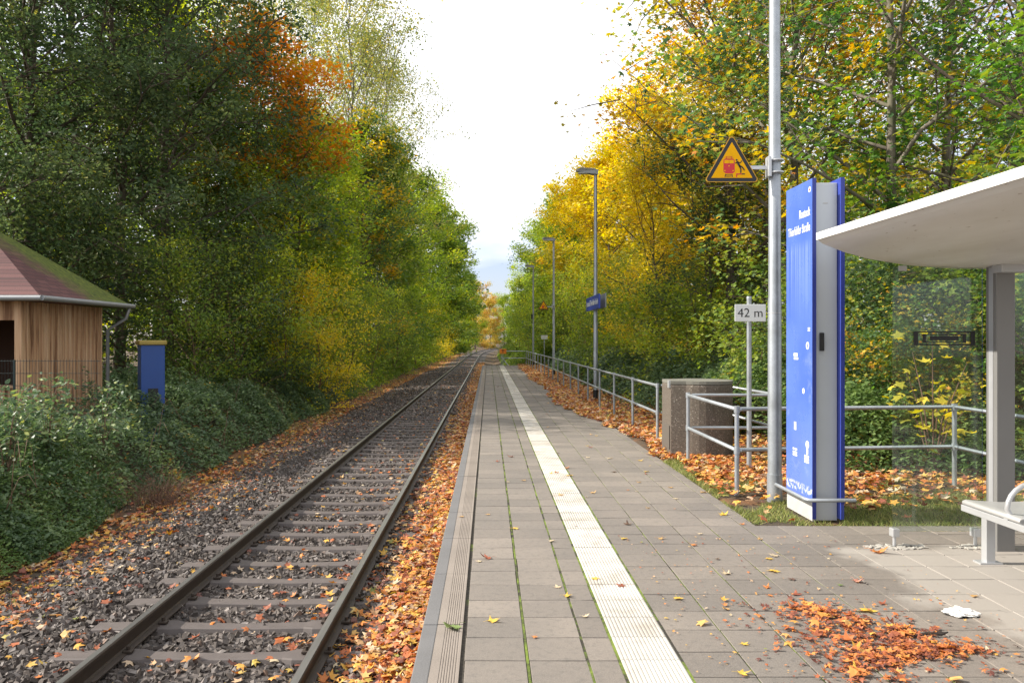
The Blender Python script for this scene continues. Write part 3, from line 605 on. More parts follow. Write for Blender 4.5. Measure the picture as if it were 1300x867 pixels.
# right side, near to far
T_('maple_tree', 'mapA', 1330, 12.5, .95, 'fresh', 'fresh green maple overhanging the shelter roof at the right edge', group=gr, rz=.4)
T_('maple_tree', 'mapA', 1130, 14.5, .95, 'mixed', 'maple with green and orange leaves behind the blue stele', group=gr, bark=BARKP)
T_('maple_tree', 'mapC', 1010, 17.5, .95, 'mixed', 'maple with grey trunks just behind the tall pole', group=gr, bark=BARKP, rz=2.)
T_('maple_tree', 'mapC', 1210, 19, 1.0, 'mixed', 'sparse maple with sky showing through above the shelter', group=gr, bark=BARKP, rz=3.)
T_('maple_tree', 'mapA', 965, 22.5, .92, 'rusttop', 'yellow and rust maple leaning over the platform at the top', group=gr, rz=5.3)
T_('maple_tree', 'mapC', 925, 19.5, .86, 'rusttop', 'sparse rust coloured maple with bare twigs left of the tall pole', group=gr, rz=1.1)
T_('maple_tree', 'mapB', 906, 20, .52, 'dark', 'small dark green maple below the warning triangle', group=gr, rz=1.)
T_('maple_tree', 'mapB', 915, 27, .85, 'yeltop', 'yellow topped maple left of the warning triangle', group=gr, rz=4.)
T_('maple_tree', 'mapB', 838, 25, .56, 'yellow', 'bright golden yellow maple right of the second lamp', group=gr, rz=2.)
T_('maple_tree', 'mapC', 1060, 26, 1.1, 'yg', 'tall yellow green maple behind the stele', group=gr, rz=1.5)
T_('maple_tree', 'mapC', 1150, 30, 1.1, 'rusttop', 'rust tinged tall tree far behind the shelter', group=gr)
T_('maple_tree', 'mapC', 1290, 25, 1.1, 'green', 'tall green tree beyond the right end of the shelter roof', group=gr)
T_('deciduous_tree', 'midA', 775, 42, .80, 'yeltop', 'yellow topped tree directly behind the second lamp head', group=gr, rz=.5)
T_('deciduous_tree', 'midC', 740, 50, .92, 'yeltop', 'rounded golden tree left of the second lamp', group=gr, rz=3.3)
T_('deciduous_tree', 'midB', 830, 38, .9, 'yellow', 'clear yellow tree between second lamp and golden maple', group=gr)
T_('deciduous_tree', 'midC', 723, 63, 1.0, 'yg', 'bushy tree behind the third lamp', group=gr)
T_('deciduous_tree', 'midA', 706, 76, 1.0, 'yg', 'yellow green tree above the far warning triangle', group=gr)
T_('deciduous_tree', 'farA', 694, 92, 1.0, 'green', 'green tree behind the fourth and farthest lamp', group=gr)
T_('deciduous_tree', 'farB', 686, 112, 1.0, 'yg', 'last pale tree of the right tree wall', group=gr)
T_('deciduous_tree', 'farA', 668, 140, .9, 'yg', 'yellowish tree past the end of the platform', group=gr)
for k, (px, y, s, m_) in enumerate([(860, 48, .9, 'yellow'), (940, 40, .8, 'green'), (1030, 42, .75, 'yg'), (1110, 44, .8, 'green'), (1220, 40, .75, 'yg'), (1310, 38, 1.0, 'green'), (800, 64, 1.2, 'green'), (760, 84, 1.2, 'yg'), (720, 120, 1.2, 'green'), (700, 160, 1.1, 'yg')]):
    T_('deciduous_tree', 'farA' if k % 2 else 'farB', px, y, s, m_, 'background tree of the wood, mostly hidden by nearer crowns', group='background trees of the wood')
# shrubs
gs = 'shrubs at the edge of the wood'
for px, y, s, m_, key, lb in [(400, 27, 1.1, 'yellow', 'bushA', 'yellow leaved shrub at the left edge of the track'), (352, 25, 1.2, 'yg', 'bushA', 'yellow green shrub left of the yellow one'), (438, 33, 1.1, 'green', 'bushA', 'green shrub right of the yellow leaved one by the track'),
   (300, 23.5, 1.2, 'dark', 'bushA', 'dark shrub between the blue cabinet and the yellow shrubs'), (470, 41, 1.2, 'yg', 'bushA', 'low light shrub further along the left of the track'), (500, 52, 1.3, 'green', 'bushA', 'green shrub halfway along the left of the track'), (528, 66, 1.4, 'yg', 'bushA', 'pale shrub near the far end of the left side'),
   (550, 86, 1.5, 'yellow', 'bushA', 'yellow shrub near the bend on the left side'), (60, 19.5, 1.3, 'dark', 'bushA', 'dark shrub behind the timber hut'), (240, 21, 1.1, 'green', 'bushA', 'green shrub right behind the blue cabinet'),
   (1140, 10.6, .62, 'mixed', 'bushB', 'shrub with some orange maple leaves between stele and shelter glass'), (1100, 11.8, 1.0, 'dark', 'bushB', 'dark green shrub behind the blue stele'), (1250, 10.9, .95, 'fresh', 'bushB', 'fresh green shrub behind the shelter post'),
   (1320, 10.4, 1.1, 'green', 'bushB', 'green shrub at the right edge behind the bench'), (1010, 12.8, 1.0, 'green', 'bushB', 'green shrub behind the tall pole'), (1190, 13.0, 1.2, 'green', 'bushB', 'taller green shrub behind the shelter glass'),
   (870, 19.5, .9, 'yg', 'bushB', 'yellow green shrub behind the concrete bin'), (830, 24, 1.1, 'yg', 'bushB', 'yellow green shrub left of the concrete bin, behind the railing'), (790, 30, 1.1, 'green', 'bushA', 'green shrub behind the railing by the second lamp'),
   (745, 38, 1.2, 'yg', 'bushA', 'light shrub between second and third lamp'), (710, 50, 1.2, 'green', 'bushA', 'green shrub near the far end of the railing'), (672, 58, 1.2, 'yg', 'bushA', 'shrub just past the platform end'), (655, 75, 1.2, 'green', 'bushA', 'far green shrub right of the track beyond the platform')]:
    T_('shrub', key, px, y, s, m_, lb, 'shrub', gs, bark=CANE)
# maple sapling with large yellow leaves behind the glass
o = empty('maple_sapling', (AX(1185, 9.3), 9.3, float(gz(5.3, 9.3))), label='young maple with big bright yellow leaves behind the shelter glass', cat='sapling'); mb = MB(); C = []
for k in range(8):
    a = k*2.4; tip = Vector((math.cos(a)*.36, math.sin(a)*.3, .75+.12*k)); mb.tube([(0, 0, 0), tip*.5+Vector((0, 0, .18)), tip], [.012, .008, .003], 5)
    for j in range(9): C.append(tip*(random.uniform(.5, 1.05))+Vector((random.gauss(0, .13), random.gauss(0, .13), random.gauss(.05, .14))))
mb.build('stem', CANE, o); P = np.array([tuple(c) for c in C]); rt = rotmats(len(P), .9)
link('leaves', npmesh('leaves', soup(MAP, P, rng.uniform(.12, .22, len(P)), rt), len(MAP), rng.uniform(.0, .8, len(P)), LM['yellow']), parent=o)

# ------------------------------------------------------------------ undergrowth
def thicket(name, label, n, fxy, hf, size, mat, T=OVAL, up=.8):
    x, y = fxy(n); h = hf(x, y); k = h > .06; x, y, h = x[k], y[k], h[k]; n = len(x); t = 1-np.abs(rng.normal(0, .22, n)); t = np.clip(t, .02, 1.06)
    z = gz(x, y)+h*t; P = np.stack([x, y, z], -1); sz = rng.uniform(*size, n)*(1+np.clip((y-12)/30, 0, 1.2))
    v = np.clip(.45*rng.random(n)+.3+.28*pnoise(x, y, 2.6, 12), 0, 1); link(name, npmesh(name, soup(T, P, sz, rotmats(n, up)), len(T), v, LM[mat]), kind='stuff', label=label)
def hl(x, y):
    u = x-xt(y); e = 2.95+.25*pnoise(y, y*0, .6, 21)+np.clip((y-8)/25, 0, 1)*.8; d = -u-e; h = np.clip(d/.9, 0, 1)**.7*(.85+.28*pnoise(x, y, 1.3, 22)+.18*pnoise(x, y, 4.5, 23)+.1*pnoise(x, y, 11, 24))
    h *= 1.05+.30*np.clip((d-.7)/2, 0, 1)+.12*pnoise(x, y, 2.4, 61); h = np.where(y > 30, h*.8, h); return np.where((x < -8.0) & (y > 13.3) & (y < 17.4), 0, np.clip(h, 0, 2))
def fl(a, b, xr, pw):
    def f(n): y = a+(b-a)*rng.random(n)**pw; return xt(y)-2.7-xr*rng.random(n)**1.1, y
    return f
thicket('bramble_thicket', 'blue green bramble thicket covering the left bank in front of the hut', 120000, fl(8.5, 34, 5.2, 1.35), hl, (.045, .095), 'bramble')
thicket('nettle_patch', 'bright green nettles and herbs at the lower left beside the ballast', 90000, fl(4.5, 11.5, 4.4, 1.1), lambda x, y: hl(x, y)*.92, (.03, .06), 'herb')
thicket('ground_cover', 'low green undergrowth along the distant left side of the track', 50000, fl(30, 150, 7, 1.3), lambda x, y: hl(x, y)*1.1, (.06, .12), 'green')
def fr(a, b, x0, w_, pw): 
    def f(n): y = a+(b-a)*rng.random(n)**pw; return x0+w_*rng.random(n)**1.2, y
    return f
def hr(x, y):
    e = np.where(y < 12.5, 2.2, 3.5+.3*pnoise(y, y*0, .7, 31)); d = np.where(y < 12.5, np.minimum(y-9.0-.25*pnoise(x, x*0, 1.6, 33), x-2.6), x-e); d = np.where((x < 4.0) & (y < 12.7), -1, d)
    return np.clip(d/.8, 0, 1)**.7*(1.05+.3*pnoise(x, y, 1.2, 32)+.2*pnoise(x, y, 4, 34)+.5*np.clip((x-6)/4, 0, 1))
thicket('bramble_thicket', 'dark green bramble thicket behind the platform railing', 90000, fr(12.5, 50, 3.2, 5, 1.35), hr, (.05, .10), 'bramble')
thicket('ivy_thicket', 'dense green undergrowth behind the stele and the shelter glass', 90000, fr(9, 15, 3.6, 7, 1.), hr, (.045, .09), 'herb')
thicket('ground_cover', 'green undergrowth to the right of the track beyond the platform', 22000, lambda n: (lambda y: (xt(y)+3.2+6*rng.random(n), y))(49+90*rng.random(n)**1.3), lambda x, y: np.clip((x-xt(y)-3.2)/1.2, 0, 1)*(1.1+.4*pnoise(x, y, .8, 41)), (.07, .13), 'green')
# bramble canes arching out of the thicket
def canes(name, label, n, f, L=1.1, mat=CANE, r=.0045):
    mb = MB()
    for _ in range(n):
        x, y = f(); z = float(gz(x, y)); a = random.random()*6.28; l = L*random.uniform(.6, 1.3); h = float(hl(np.array(x), np.array(y)) if x < 0 else hr(np.array(x), np.array(y)))
        pts = [Vector((x+math.cos(a)*l*t*.6, y+math.sin(a)*l*t*.6, z+h*.5+l*.75*math.sin(t*2.3))) for t in (0, .25, .5, .75, 1)]; mb.tube(pts, [r, r, r*.8, r*.6, r*.3], 4, False)
    return mb.build(name, mat, kind='stuff', label=label)
canes('bramble_canes', 'thin brown bramble canes arching above the left thicket', 90, lambda: (random.uniform(-9, -5.4), random.uniform(7, 22)))
o = empty('dead_twig_clump', (-4.95, 11.7, float(gz(-4.95, 11.7))), label='clump of dry dead twigs between the green bank and the leaf strip', cat='twigs'); mb = MB()
for _ in range(170):
    a = random.random()*6.28; l = random.uniform(.35, .85); e = random.uniform(.3, 1.3); b = Vector((random.gauss(0, .18), random.gauss(0, .22), 0)); d = Vector((math.cos(a)*math.cos(e), math.sin(a)*math.cos(e), math.sin(e)))
    mb.tube([b, b+d*l*.5+Vector((0, 0, .05)), b+d*l+Vector((random.gauss(0, .06), random.gauss(0, .06), -.12*l))], [.004, .003, .0015], 4, False)
mb.build('twigs', CANE, o)
# tall leafy sprays in front of the hut
for px, y, hgt, lb in [(60, 10.8, 1.9, 'tall bramble spray rising before the corner post of the hut'), (130, 12.0, 1.7, 'bramble spray with pale leaves before the hut wall'), (10, 9.8, 1.8, 'leafy spray at the left picture edge before the hut opening')]:
    x = AX(px, y); o = empty('bramble_bush', (x, y, float(gz(x, y))), label=lb, cat='bush'); mb = MB(); C = []
    for k in range(16):
        a = random.random()*6.28; l = hgt*random.uniform(.6, 1.0); w_ = random.uniform(.2, .55); pts = [Vector((math.cos(a)*w_*t*t, math.sin(a)*w_*t*t, l*math.sin(t*1.9))) for t in (0, .25, .5, .75, 1)]
        mb.tube(pts, [.006, .005, .004, .003, .002], 4, False)
        for p in pts[1:]:
            for _ in range(9): C.append(p+Vector((random.gauss(0, .1), random.gauss(0, .1), random.gauss(0, .09))))
    mb.build('canes', CANE, o); P = np.array([tuple(c) for c in C]); link('leaves', npmesh('leaves', soup(OVAL, P, rng.uniform(.05, .11, len(P)), rotmats(len(P), .7)), 6, rng.random(len(P))*.97, LM['bramble']), parent=o)

# ------------------------------------------------------------------ timber hut, cabinet, mesh fence
hut = empty('timber_hut', (-10.2, 15.4, -.3), label='timber board hut with mossy red pyramid roof behind the brambles', cat='hut'); H0 = Vector((-10.2, 15.4, -.3))
def hb(): return MB()
def rel(mb): mb.v = [tuple(Vector(v)-H0) for v in mb.v]; return mb
mb = MB(); mb.box(-8.46, -8.42, 14.08, 16.86, -.3, 2.34)
y = 14.1; k = 0
while y < 16.85: mb.box(-8.42, -8.376, y, min(y+.052, 16.87), -.3, 2.33, b=.004); mb.box(-8.415-.001, -8.404-.001, y+.054, min(y+.155, 16.87), -.3, 2.32) ; y += .158
rel(mb).build('board_wall', WOOD, hut)
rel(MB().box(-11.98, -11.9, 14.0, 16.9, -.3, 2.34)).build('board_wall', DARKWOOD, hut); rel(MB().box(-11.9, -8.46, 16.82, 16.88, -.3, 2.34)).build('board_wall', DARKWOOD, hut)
mb = MB(); mb.box(-11.9, -8.52, 14.02, 14.07, -.3, .72)
for k in range(12): mb.box(-11.85+.28*k, -11.80+.28*k, 13.995, 14.018, -.3, .72)
rel(mb).build('counter_front', WOOD, hut); rel(MB().box(-11.9, -8.53, 13.92, 14.25, .73, .77, b=.004)).build('counter_top', WOOD, hut)
for x, y in ((-8.52, 14.0), (-11.98, 13.9)): rel(MB().box(x, x+.13, y-.06, y+.08, -.3, 2.345, b=.008)).build('corner_post', WOOD, hut)
mb = MB(); mb.box(-11.9, -8.5, 14.05, 14.11, 1.95, 2.33); rel(mb).build('lintel', WOOD, hut)
mb = MB(); ex0, ex1, ey0, ey1, ez = -12.5, -7.9, 13.68, 17.12, 2.36; ap = (-10.2, 15.4, 4.02)
cs = [(ex0, ey0, ez), (ex1, ey0, ez), (ex1, ey1, ez), (ex0, ey1, ez)]; lo = [(a, b, c-.07) for a, b, c in cs]
mb.add(cs+[ap], [(0,1,4), (1,2,4), (2,3,4), (3,0,4)]); mb.add(cs+lo, [(0,4,5,1), (1,5,6,2), (2,6,7,3), (3,7,4,0), (4,7,6,5)]); rel(mb).build('roof', ROOF, hut)
for a, b in (((ex1+.05, ey0-.05, ez-.03), (ex1+.05, ey1+.05, ez-.03)), ((ex0, ey0-.05, ez-.03), (ex1+.05, ey0-.05, ez-.03))): rel(MB().tube([a, b], .05, 10)).build('gutter', ZINC, hut)
rel(MB().tube([(ex1+.03, ey1-.1, ez-.06), (ex1-.02, ey1-.15, ez-.3), (-8.33, 16.98, ez-.55), (-8.33, 16.98, -.3)], .038, 8)).build('downpipe', ZINC, hut)
Z0 = float(gz(-7.3, 16.8)); cab = empty('blue_cabinet', (AX(192, 16.8), 16.8, Z0), R(34), label='blue metal cabinet with a mossy yellow lid right of the hut', cat='cabinet')
hh = ZH(438, 16.8)-Z0; MB().box(-.24, .24, -.2, .2, 0, hh, b=.01).build('body', BINB, cab); MB().box(-.28, .28, -.24, .24, hh, hh+.10, b=.025).build('lid', BINL, cab); MB().box(-.10, .10, -.212, -.202, .45, 1.15, b=.003).build('door_slot', BLACK, cab)
fn = empty('mesh_fence', (-7.4, 12.6, -.35), label='dark wire mesh fence in front of the timber hut', cat='fence')
mb = MB(); x0_, x1_ = -9.6, -6.3
for k in range(9): z = 1.25-.2*k+.35; mb.tube([(x0_+7.4, .004, z), (x1_+7.4, .004, z)], .004, 4)
x = x0_
while x < x1_: mb.tube([(x+7.4, 0, -.02), (x+7.4, 0, 1.63)], .003, 4); x += .05
mb.build('wire_mesh', FENCE, fn)
for x in (-9.6, -7.7): MB().box(x+7.385, x+7.415, -.015, .015, 0, 1.62).build('post', FENCE, fn)

# ------------------------------------------------------------------ railings
def railing(label, pts, posts, h=.9, ends=True, base=0.):
    o = empty('railing', (pts[0][0], pts[0][1], base), label=label, cat='railing', group='galvanised tube railings'); B = Vector(pts[0]); B = Vector((B.x, B.y, 0))
    for nm, z in (('top_rail', h-.024), ('middle_rail', h*.5)):
        MB().tube([(p[0]-B.x, p[1]-B.y, z) for p in pts], .0215, 12).build(nm, GALV, o)
    for x, y in posts:
        mb = MB().tube([(x-B.x, y-B.y, -.15), (x-B.x, y-B.y, h-.01)], .024, 12)
        for z in (h*.5, h-.024): mb.tube([(x-B.x, y-B.y, z-.035), (x-B.x, y-B.y, z+.035)], .031, 12)
        mb.build('post', GALV, o)
    return o
def rx(y): return 2.66-.3*(y-12.2)/36
py_ = [12.2+2*k for k in range(19)]
railing('long railing of many posts running down the right side of the platform', [(rx(12.2), 12.2), (rx(48.2), 48.2)], [(rx(y), y) for y in py_])
railing('short railing running from the long railing back behind the concrete bin', [(rx(12.2)+.05, 12.2), (3.72, 12.2), (3.76, 10.15)], [(3.74, 12.2)])
railing('near railing with two posts in front of the concrete bin', [(2.6, 10.1), (2.58, 8.04), (2.62, 8.04)], [(2.6, 10.1), (2.575, 8.04)])
railing('railing running from the bin side toward the back of the pole', [(2.65, 10.12), (3.78, 10.12)], [(3.78, 10.12)])
railing('railing behind the stele and the shelter glass turning at a corner post', [(2.63, 8.1), (5.01, 8.34), (4.98, 3.2)], [(5.01, 8.34), (4.99, 6.3), (4.98, 4.3)])
o = railing('railing closing the far end of the platform', [(2.3, 48.1), (.85, 48.1)], [(.80, 48.1)])
MB().tube([(-1.52, 0, .55), (-1.05, -.35, -.02)], .03, 8).build('brace', GALV, o)

# ------------------------------------------------------------------ lamps and signs
def lamp(x, y, label, r=.055, **k):
    o = empty('street_lamp', (x, y, 0), label=label, cat='street lamp', group='platform lamps')
    MB().tube([(0, 0, -.1), (0, 0, 2.0), (0, 0, 2.02), (0, 0, 6.05)], [r*1.08, r*1.04, r*.98, r*.78], 20).build('pole', GALV, o)
    MB().tube([(0, 0, -.1), (0, 0, .26)], r*1.2, 20).build('pole_base', k.get('base', BLACK), o)
    hd = MB(); pr = [(.05, 5.98), (.06, 6.1), (-.05, 6.14), (-.42, 6.16), (-.52, 6.12), (-.50, 6.07), (-.1, 6.0)]
    hd.v += [(a, s*.11*(1 if i not in (4, 5) else .6), b) for s in (-1, 1) for i, (a, b) in enumerate(pr)]; n = len(pr)
    hd.f += [tuple(range(n)), tuple(range(2*n-1, n-1, -1))]+[(i, n+i, n+(i+1) % n, (i+1) % n) for i in range(n)]; hd.sm += [False]*(n+2)
    q = hd.build('lamp_head', LAMPH, o); MB().box(-.46, -.14, -.08, .08, 6.015, 6.03, Matrix.Translation((0, 0, .0))).build('lens', LENS, q); return o
L1 = lamp(2.86, 7.75, 'nearest tall galvanised pole beside the blue stele, carrying the big warning triangle', .062, base=GALV)
L2 = lamp(2.86, 20.7, 'second grey lamp carrying the blue station name board'); L3 = lamp(2.92, 34.7, 'third grey lamp with the small far warning triangle'); L4 = lamp(2.75, 47.5, 'fourth and farthest grey lamp at the platform end')
MB().tube([(0, 0, 1.86), (0, 0, 1.868)], .067, 20).build('seam', ALU, L1)
MB().box(-.13, -.05, -.05, .05, 2.6, 3.15, b=.01).build('switch_box', BLACK, L4)
def rounded_tri(w_, r, n=5):
    h = w_*math.sqrt(3)/2; C = [(0, h*2/3), (-w_/2, -h/3), (w_/2, -h/3)]; pts = []
    for i, a0 in enumerate((150, 270, 30)):      # arcs at each corner
        cx, cy = C[i]; l = math.hypot(cx, cy); cx -= cx/l*2*r; cy -= cy/l*2*r; a0 = (30, 150, 270)[i]
        for k in range(n+1): a = R(a0+120*k/n); pts.append((cx+r*math.cos(a), cy+r*math.sin(a)))
    return pts
def warning(x, y, z, w_, polex, label, detail=True):
    o = empty('warning_sign', (x, y, z), label=label, cat='warning sign'); M = face_cam(0, 0, 0)
    MB().prism(rounded_tri(w_, .028), -.004, 0, M).build('sign_plate', YED, o)
    MB().prism(rounded_tri(w_*.955, .024), .0005, .002, M).build('black_border', BLACK, o); MB().prism(rounded_tri(w_*.74, .002, 1), .0025, .004, M).build('yellow_field', YEL, o)
    s = w_/1.0; q = MB()
    def P(poly, a=.0045, b=.0055): q.prism([(u*s, v*s) for u, v in poly], a, b, M)
    def bx_(x0, x1, z0, z1, **k): P([(x0, z0), (x1, z0), (x1, z1), (x0, z1)], **k)
    # red train front
    P([(-.15, -.10), (-.11, -.135), (.015, -.135), (.05, -.10), (.05, .10), (.03, .125), (-.13, .125), (-.15, .10)])
    for a, b, c, d in ((-.13, .03, .135, .143), (-.10, -.092, .125, .165), (-.008, 0., .125, .165), (-.11, .01, .162, .17)): bx_(a, b, c, d)
    bx_(.075, .17, -.155, -.135); bx_(.075, .095, -.20, -.155)
    q.build('train_symbol', RED, o); q = MB()
    for a_ in (-.135, -.048):
        bx_(a_, a_+.08, .045, .105, a=.006, b=.0065); q.build('train_window', YEL, o); q = MB()
    for cx, cy in ((-.128, -.085), (.02, -.085), (-.052, .0)):
        P([(cx+.012*math.cos(t*1.05), cy+.012*math.sin(t*1.05)) for t in range(6)], .006, .0065); q.build('train_headlight', YEL, o); q = MB()
    for a in ((-.115, -.145, -.125, -.20), (.0, -.145, .012, -.20)): P([(a[0]-.006, a[1]), (a[0]+.006, a[1]), (a[2]+.006, a[3]), (a[2]-.006, a[3])])
    for yy in (-.155, -.17, -.19): bx_(-.12, .01, yy-.004, yy+.002, a=.0055, b=.006)
    bx_(.175, .235, -.155, -.135)
    def limb(a, b, r0, r1):
        d = Vector((b[0]-a[0], b[1]-a[1])).normalized(); n_ = Vector((-d.y, d.x)); P([(a[0]+n_.x*r0, a[1]+n_.y*r0), (b[0]+n_.x*r1, b[1]+n_.y*r1), (b[0]-n_.x*r1, b[1]-n_.y*r1), (a[0]-n_.x*r0, a[1]-n_.y*r0)], .0065, .0075)
    P([(.085+.018*math.cos(t*.785), .105+.018*math.sin(t*.785)) for t in range(8)])
    for a in (((.09, .08), (.135, .0), .02, .018), ((.10, .065), (.15, .055), .009, .008), ((.15, .055), (.18, .095), .008, .007), ((.09, .07), (.06, .045), .008, .007), ((.13, .0), (.185, -.02), .015, .011), ((.185, -.02), (.225, -.08), .011, .009), ((.135, .0), (.16, -.06), .015, .011), ((.16, -.06), (.158, -.125), .011, .01)): limb(*a)
    q.build('falling_figure', BLACK, o)
    dx = polex-x; MB().box(w_*.05, dx-.06, .006, .03, -.03, .005).build('bracket', ALU, o)
    mb = MB(); mb.box(dx-.095, dx-.065, -.05, .05, -.11, .09, b=.004)
    for z_ in (-.07, .05): mb.tube([(dx, 0, z_), (dx, 0, z_+.012)], .071, 18)
    mb.build('clamp', ALU, o); return o
warning(AX(929, 7.7), 7.7, ZH(211, 7.7), .555, 2.86, 'large yellow warning triangle with red train and falling figure on the nearest pole')
warning(AX(690, 34.6), 34.6, ZH(389, 34.6), .50, 2.92, 'small far yellow warning triangle on the third lamp')
# station name board on lamp 2 (parallel to the track)
nb = empty('station_name_board', (2.76, 20.5, 2.38), label='blue station name board fixed to the second lamp', cat='sign')
MB().box(-.02, .02, -1.25, 1.25, 0, .36, b=.004).build('board', plain('sign blue', (.03,.06,.36), .4), nb)
me = text_mesh('Rostock Thierfelder Straße', .20, bold=.003); me.transform(face_track(-.0225, 0, .18)); link('lettering', me, SIGNW, nb)
MB().box(.155, .175, -1.2, 1.2, .02, .38, b=.004).build('rear_board', LAMPH, nb); MB().box(.02, .2, -.03, .03, .1, .14).build('clamp', ALU, nb); MB().box(.02, .2, -.03, .03, .24, .28).build('clamp', ALU, nb)
# 42 m sign
o = empty('distance_sign', (3.21, 9.55, 0), label='white rectangular sign reading 42 m on a thin post', cat='sign')
MB().tube([(0, 0, -.1), (0, 0, 2.1)], .03, 14).tube([(0, 0, 2.1), (0, 0, 2.13)], [.034, .03], 14).build('post', GALV, o)
MB().box(-.19, .19, -.045, -.035, 1.82, 2.03, b=.004).build('sign_plate', SIGNW, o)
me = text_mesh('42 m', .155, bold=-.0008); me.transform(face_cam(0, -.0465, 1.922)); link('lettering', me, BLACK, o); MB().box(-.05, .05, -.035, .0, 1.87, 1.9).box(-.05, .05, -.035, .0, 1.95, 1.98).build('clamp', ALU, o)
o = empty('distance_sign', (AX(691, 45), 45, 0), label='small white sign on a thin post far down the railing', cat='sign')
MB().tube([(0, 0, -.1), (0, 0, 1.85)], .028, 10).build('post', GALV, o); MB().box(-.19, .19, -.045, -.035, 1.62, 1.85).build('sign_plate', SIGNW, o)
# orange board with a T at the platform end
o = empty('stop_board', (AX(638.5, 47.9), 47.9, 0), label='small orange board with a black T at the end of the platform', cat='sign')
MB().box(-.21, .21, -.02, 0, .72, 1.02, b=.008).build('board', plain('board orange', (.75,.22,.01), .5), o); MB().box(-.02, .02, .004, .04, -.1, .95).build('post', GALV, o)
MB().box(-.09, .09, -.026, -.0215, .93, .97).box(-.02, .02, -.026, -.0215, .78, .9295).build('letter_t', BLACK, o)

# ------------------------------------------------------------------ concrete bin
o = empty('concrete_bin', (2.95, 10.85, 0), label='tall exposed aggregate concrete litter bin with flat lid behind the near railing', cat='litter bin')
bm = MB(); W2, D0 = .38, .42
prof = [(-.46, -.27), (-.46, .27)]+[(.02+.43*math.sin(R(a)), .43*math.cos(R(a))) for a in range(-42, 223, 12)]
prof = prof[::-1]; N = len(prof)
lv = [(-.05, 1), (.01, 1), (.96, 1), (.985, .985), (.99, .97)]
vs = [(x*s_, y*s_, z) for z, s_ in lv for x, y in prof]; bm.add(vs, [(i*N+j, i*N+(j+1) % N, (i+1)*N+(j+1) % N, (i+1)*N+j) for i in range(len(lv)-1) for j in range(N)]+[tuple(range((len(lv)-1)*N, len(lv)*N))])
bm.build('body', AGG, o)
MB().prism([(x*1.0, y*1.0) for x, y in prof], .993, 1.035).build('lid', plain('weathered lid', (.16,.155,.13), .8, 0, .3, 5, .4), o)
MB().box(-.475, -.463, -.22, .22, .10, .42, b=.004).build('service_hatch', plain('hatch dark concrete', (.10,.085,.07), .9), o)
MB().box(-.485, -.462, -.25, -.17, .94, 1.04).build('hinge', ALU, o)

# ------------------------------------------------------------------ blue stele
st = empty('information_stele', (2.98, 7.12, 0), label='tall blue and grey information stele with white lettering beside the pole', cat='information stele')
def sl(mb): mb.v = [tuple(Vector(v)-Vector((2.98, 7.12, 0))) for v in mb.v]; return mb
sl(MB().box(2.885, 3.085, 6.86, 7.38, .0, 2.985, b=.006)).build('core', GREYM, st)
p1 = sl(MB().box(2.852, 2.882, 6.83, 7.43, .17, 3.02, b=.004)).build('front_panel', BLUE, st); p2 = sl(MB().box(3.088, 3.12, 6.80, 7.43, .02, 3.02, b=.004)).build('rear_panel', plain('blue panel back', (.035,.06,.33), .35), st)
sl(MB().box(2.856, 2.88, 6.84, 7.42, .0, .168)).build('plinth', TAPE, st); sl(MB().box(2.850, 2.884, 6.824, 6.8285, .02, 3.02)).build('edge_strip', DBLUE, st); sl(MB().box(3.087, 3.121, 6.7935, 6.7985, .16, 3.02)).build('edge_strip', DBLUE, st)
mb = MB().box(2.925, 2.962, 6.838, 6.858, 1.50, 1.66, b=.004); sl(mb).build('lock', BLACK, st); sl(MB().box(2.96, 3.0, 6.857, 6.8595, 2.80, 2.808)).build('maker_plate', TAPE, st)
for txt, z in (('Rostock', 2.735), ('Thierfelder Straße', 2.60)):
    me = text_mesh(txt, .112, 'RIGHT', bold=.0008, sx=.60 if 'S' in txt else .64); me.transform(face_track(2.8505-2.98, 6.875-7.12, z)); link('lettering', me, WPAINT, st)
def icon(m_, yc, zc, w_, h_, d=.0015): m_.box(2.852-d-2.98, 2.8515-2.98, yc-w_/2-7.12, yc+w_/2-7.12, zc-h_/2, zc+h_/2)
def disc(m_, yc, zc, r, d=.0015): m_.prism([(r*math.cos(k*.524), r*math.sin(k*.524)) for k in range(12)], .0, d, face_track(2.8515-2.98, yc-7.12, zc))
FADE = plain('faded blue print', (.2,.25,.5), .5)
for yc, zc, r, r2 in ((6.885, 2.93, .026, 0), (6.93, 1.545, .034, .02), (7.02, 1.135, .026, .013), (6.935, .66, .036, 0)):
    m_ = MB(); disc(m_, yc, zc, r); q = m_.build('pictogram', WPAINT, st)
    if r2: m_ = MB(); disc(m_, yc, zc, r2, .0025); m_.build('pictogram_centre', FADE, q)
for yc, zc, w_, h_ in ((7.20, 1.46, .09, .03), (7.19, 1.425, .10, .022), (7.21, .80, .05, .075), (7.215, .585, .10, .018), (7.215, .555, .10, .018), (7.215, .53, .10, .018), (6.935, .598, .035, .05), (6.95, .555, .10, .018), (6.95, .53, .10, .018), (6.95, .505, .10, .018), (6.90, 1.70, .05, .012), (6.90, 1.68, .05, .012)):
    m_ = MB(); icon(m_, yc, zc, w_, h_); m_.build('pictogram', WPAINT, st)
MB().prism([(a, b) for a, b in ((-.012, -.008), (.012, -.008), (.012, .008), (-.012, .008))], .0015, .0025, face_track(2.8515-2.98, 6.885-7.12, 2.93)).build('emblem', RED, st)
sl(MB().tube([(2.78, 7.5, .2), (2.78, 6.80, .2), (2.80, 6.76, .2), (3.2, 6.76, .2)], .017, 12)).build('kick_bar', GALV, st)

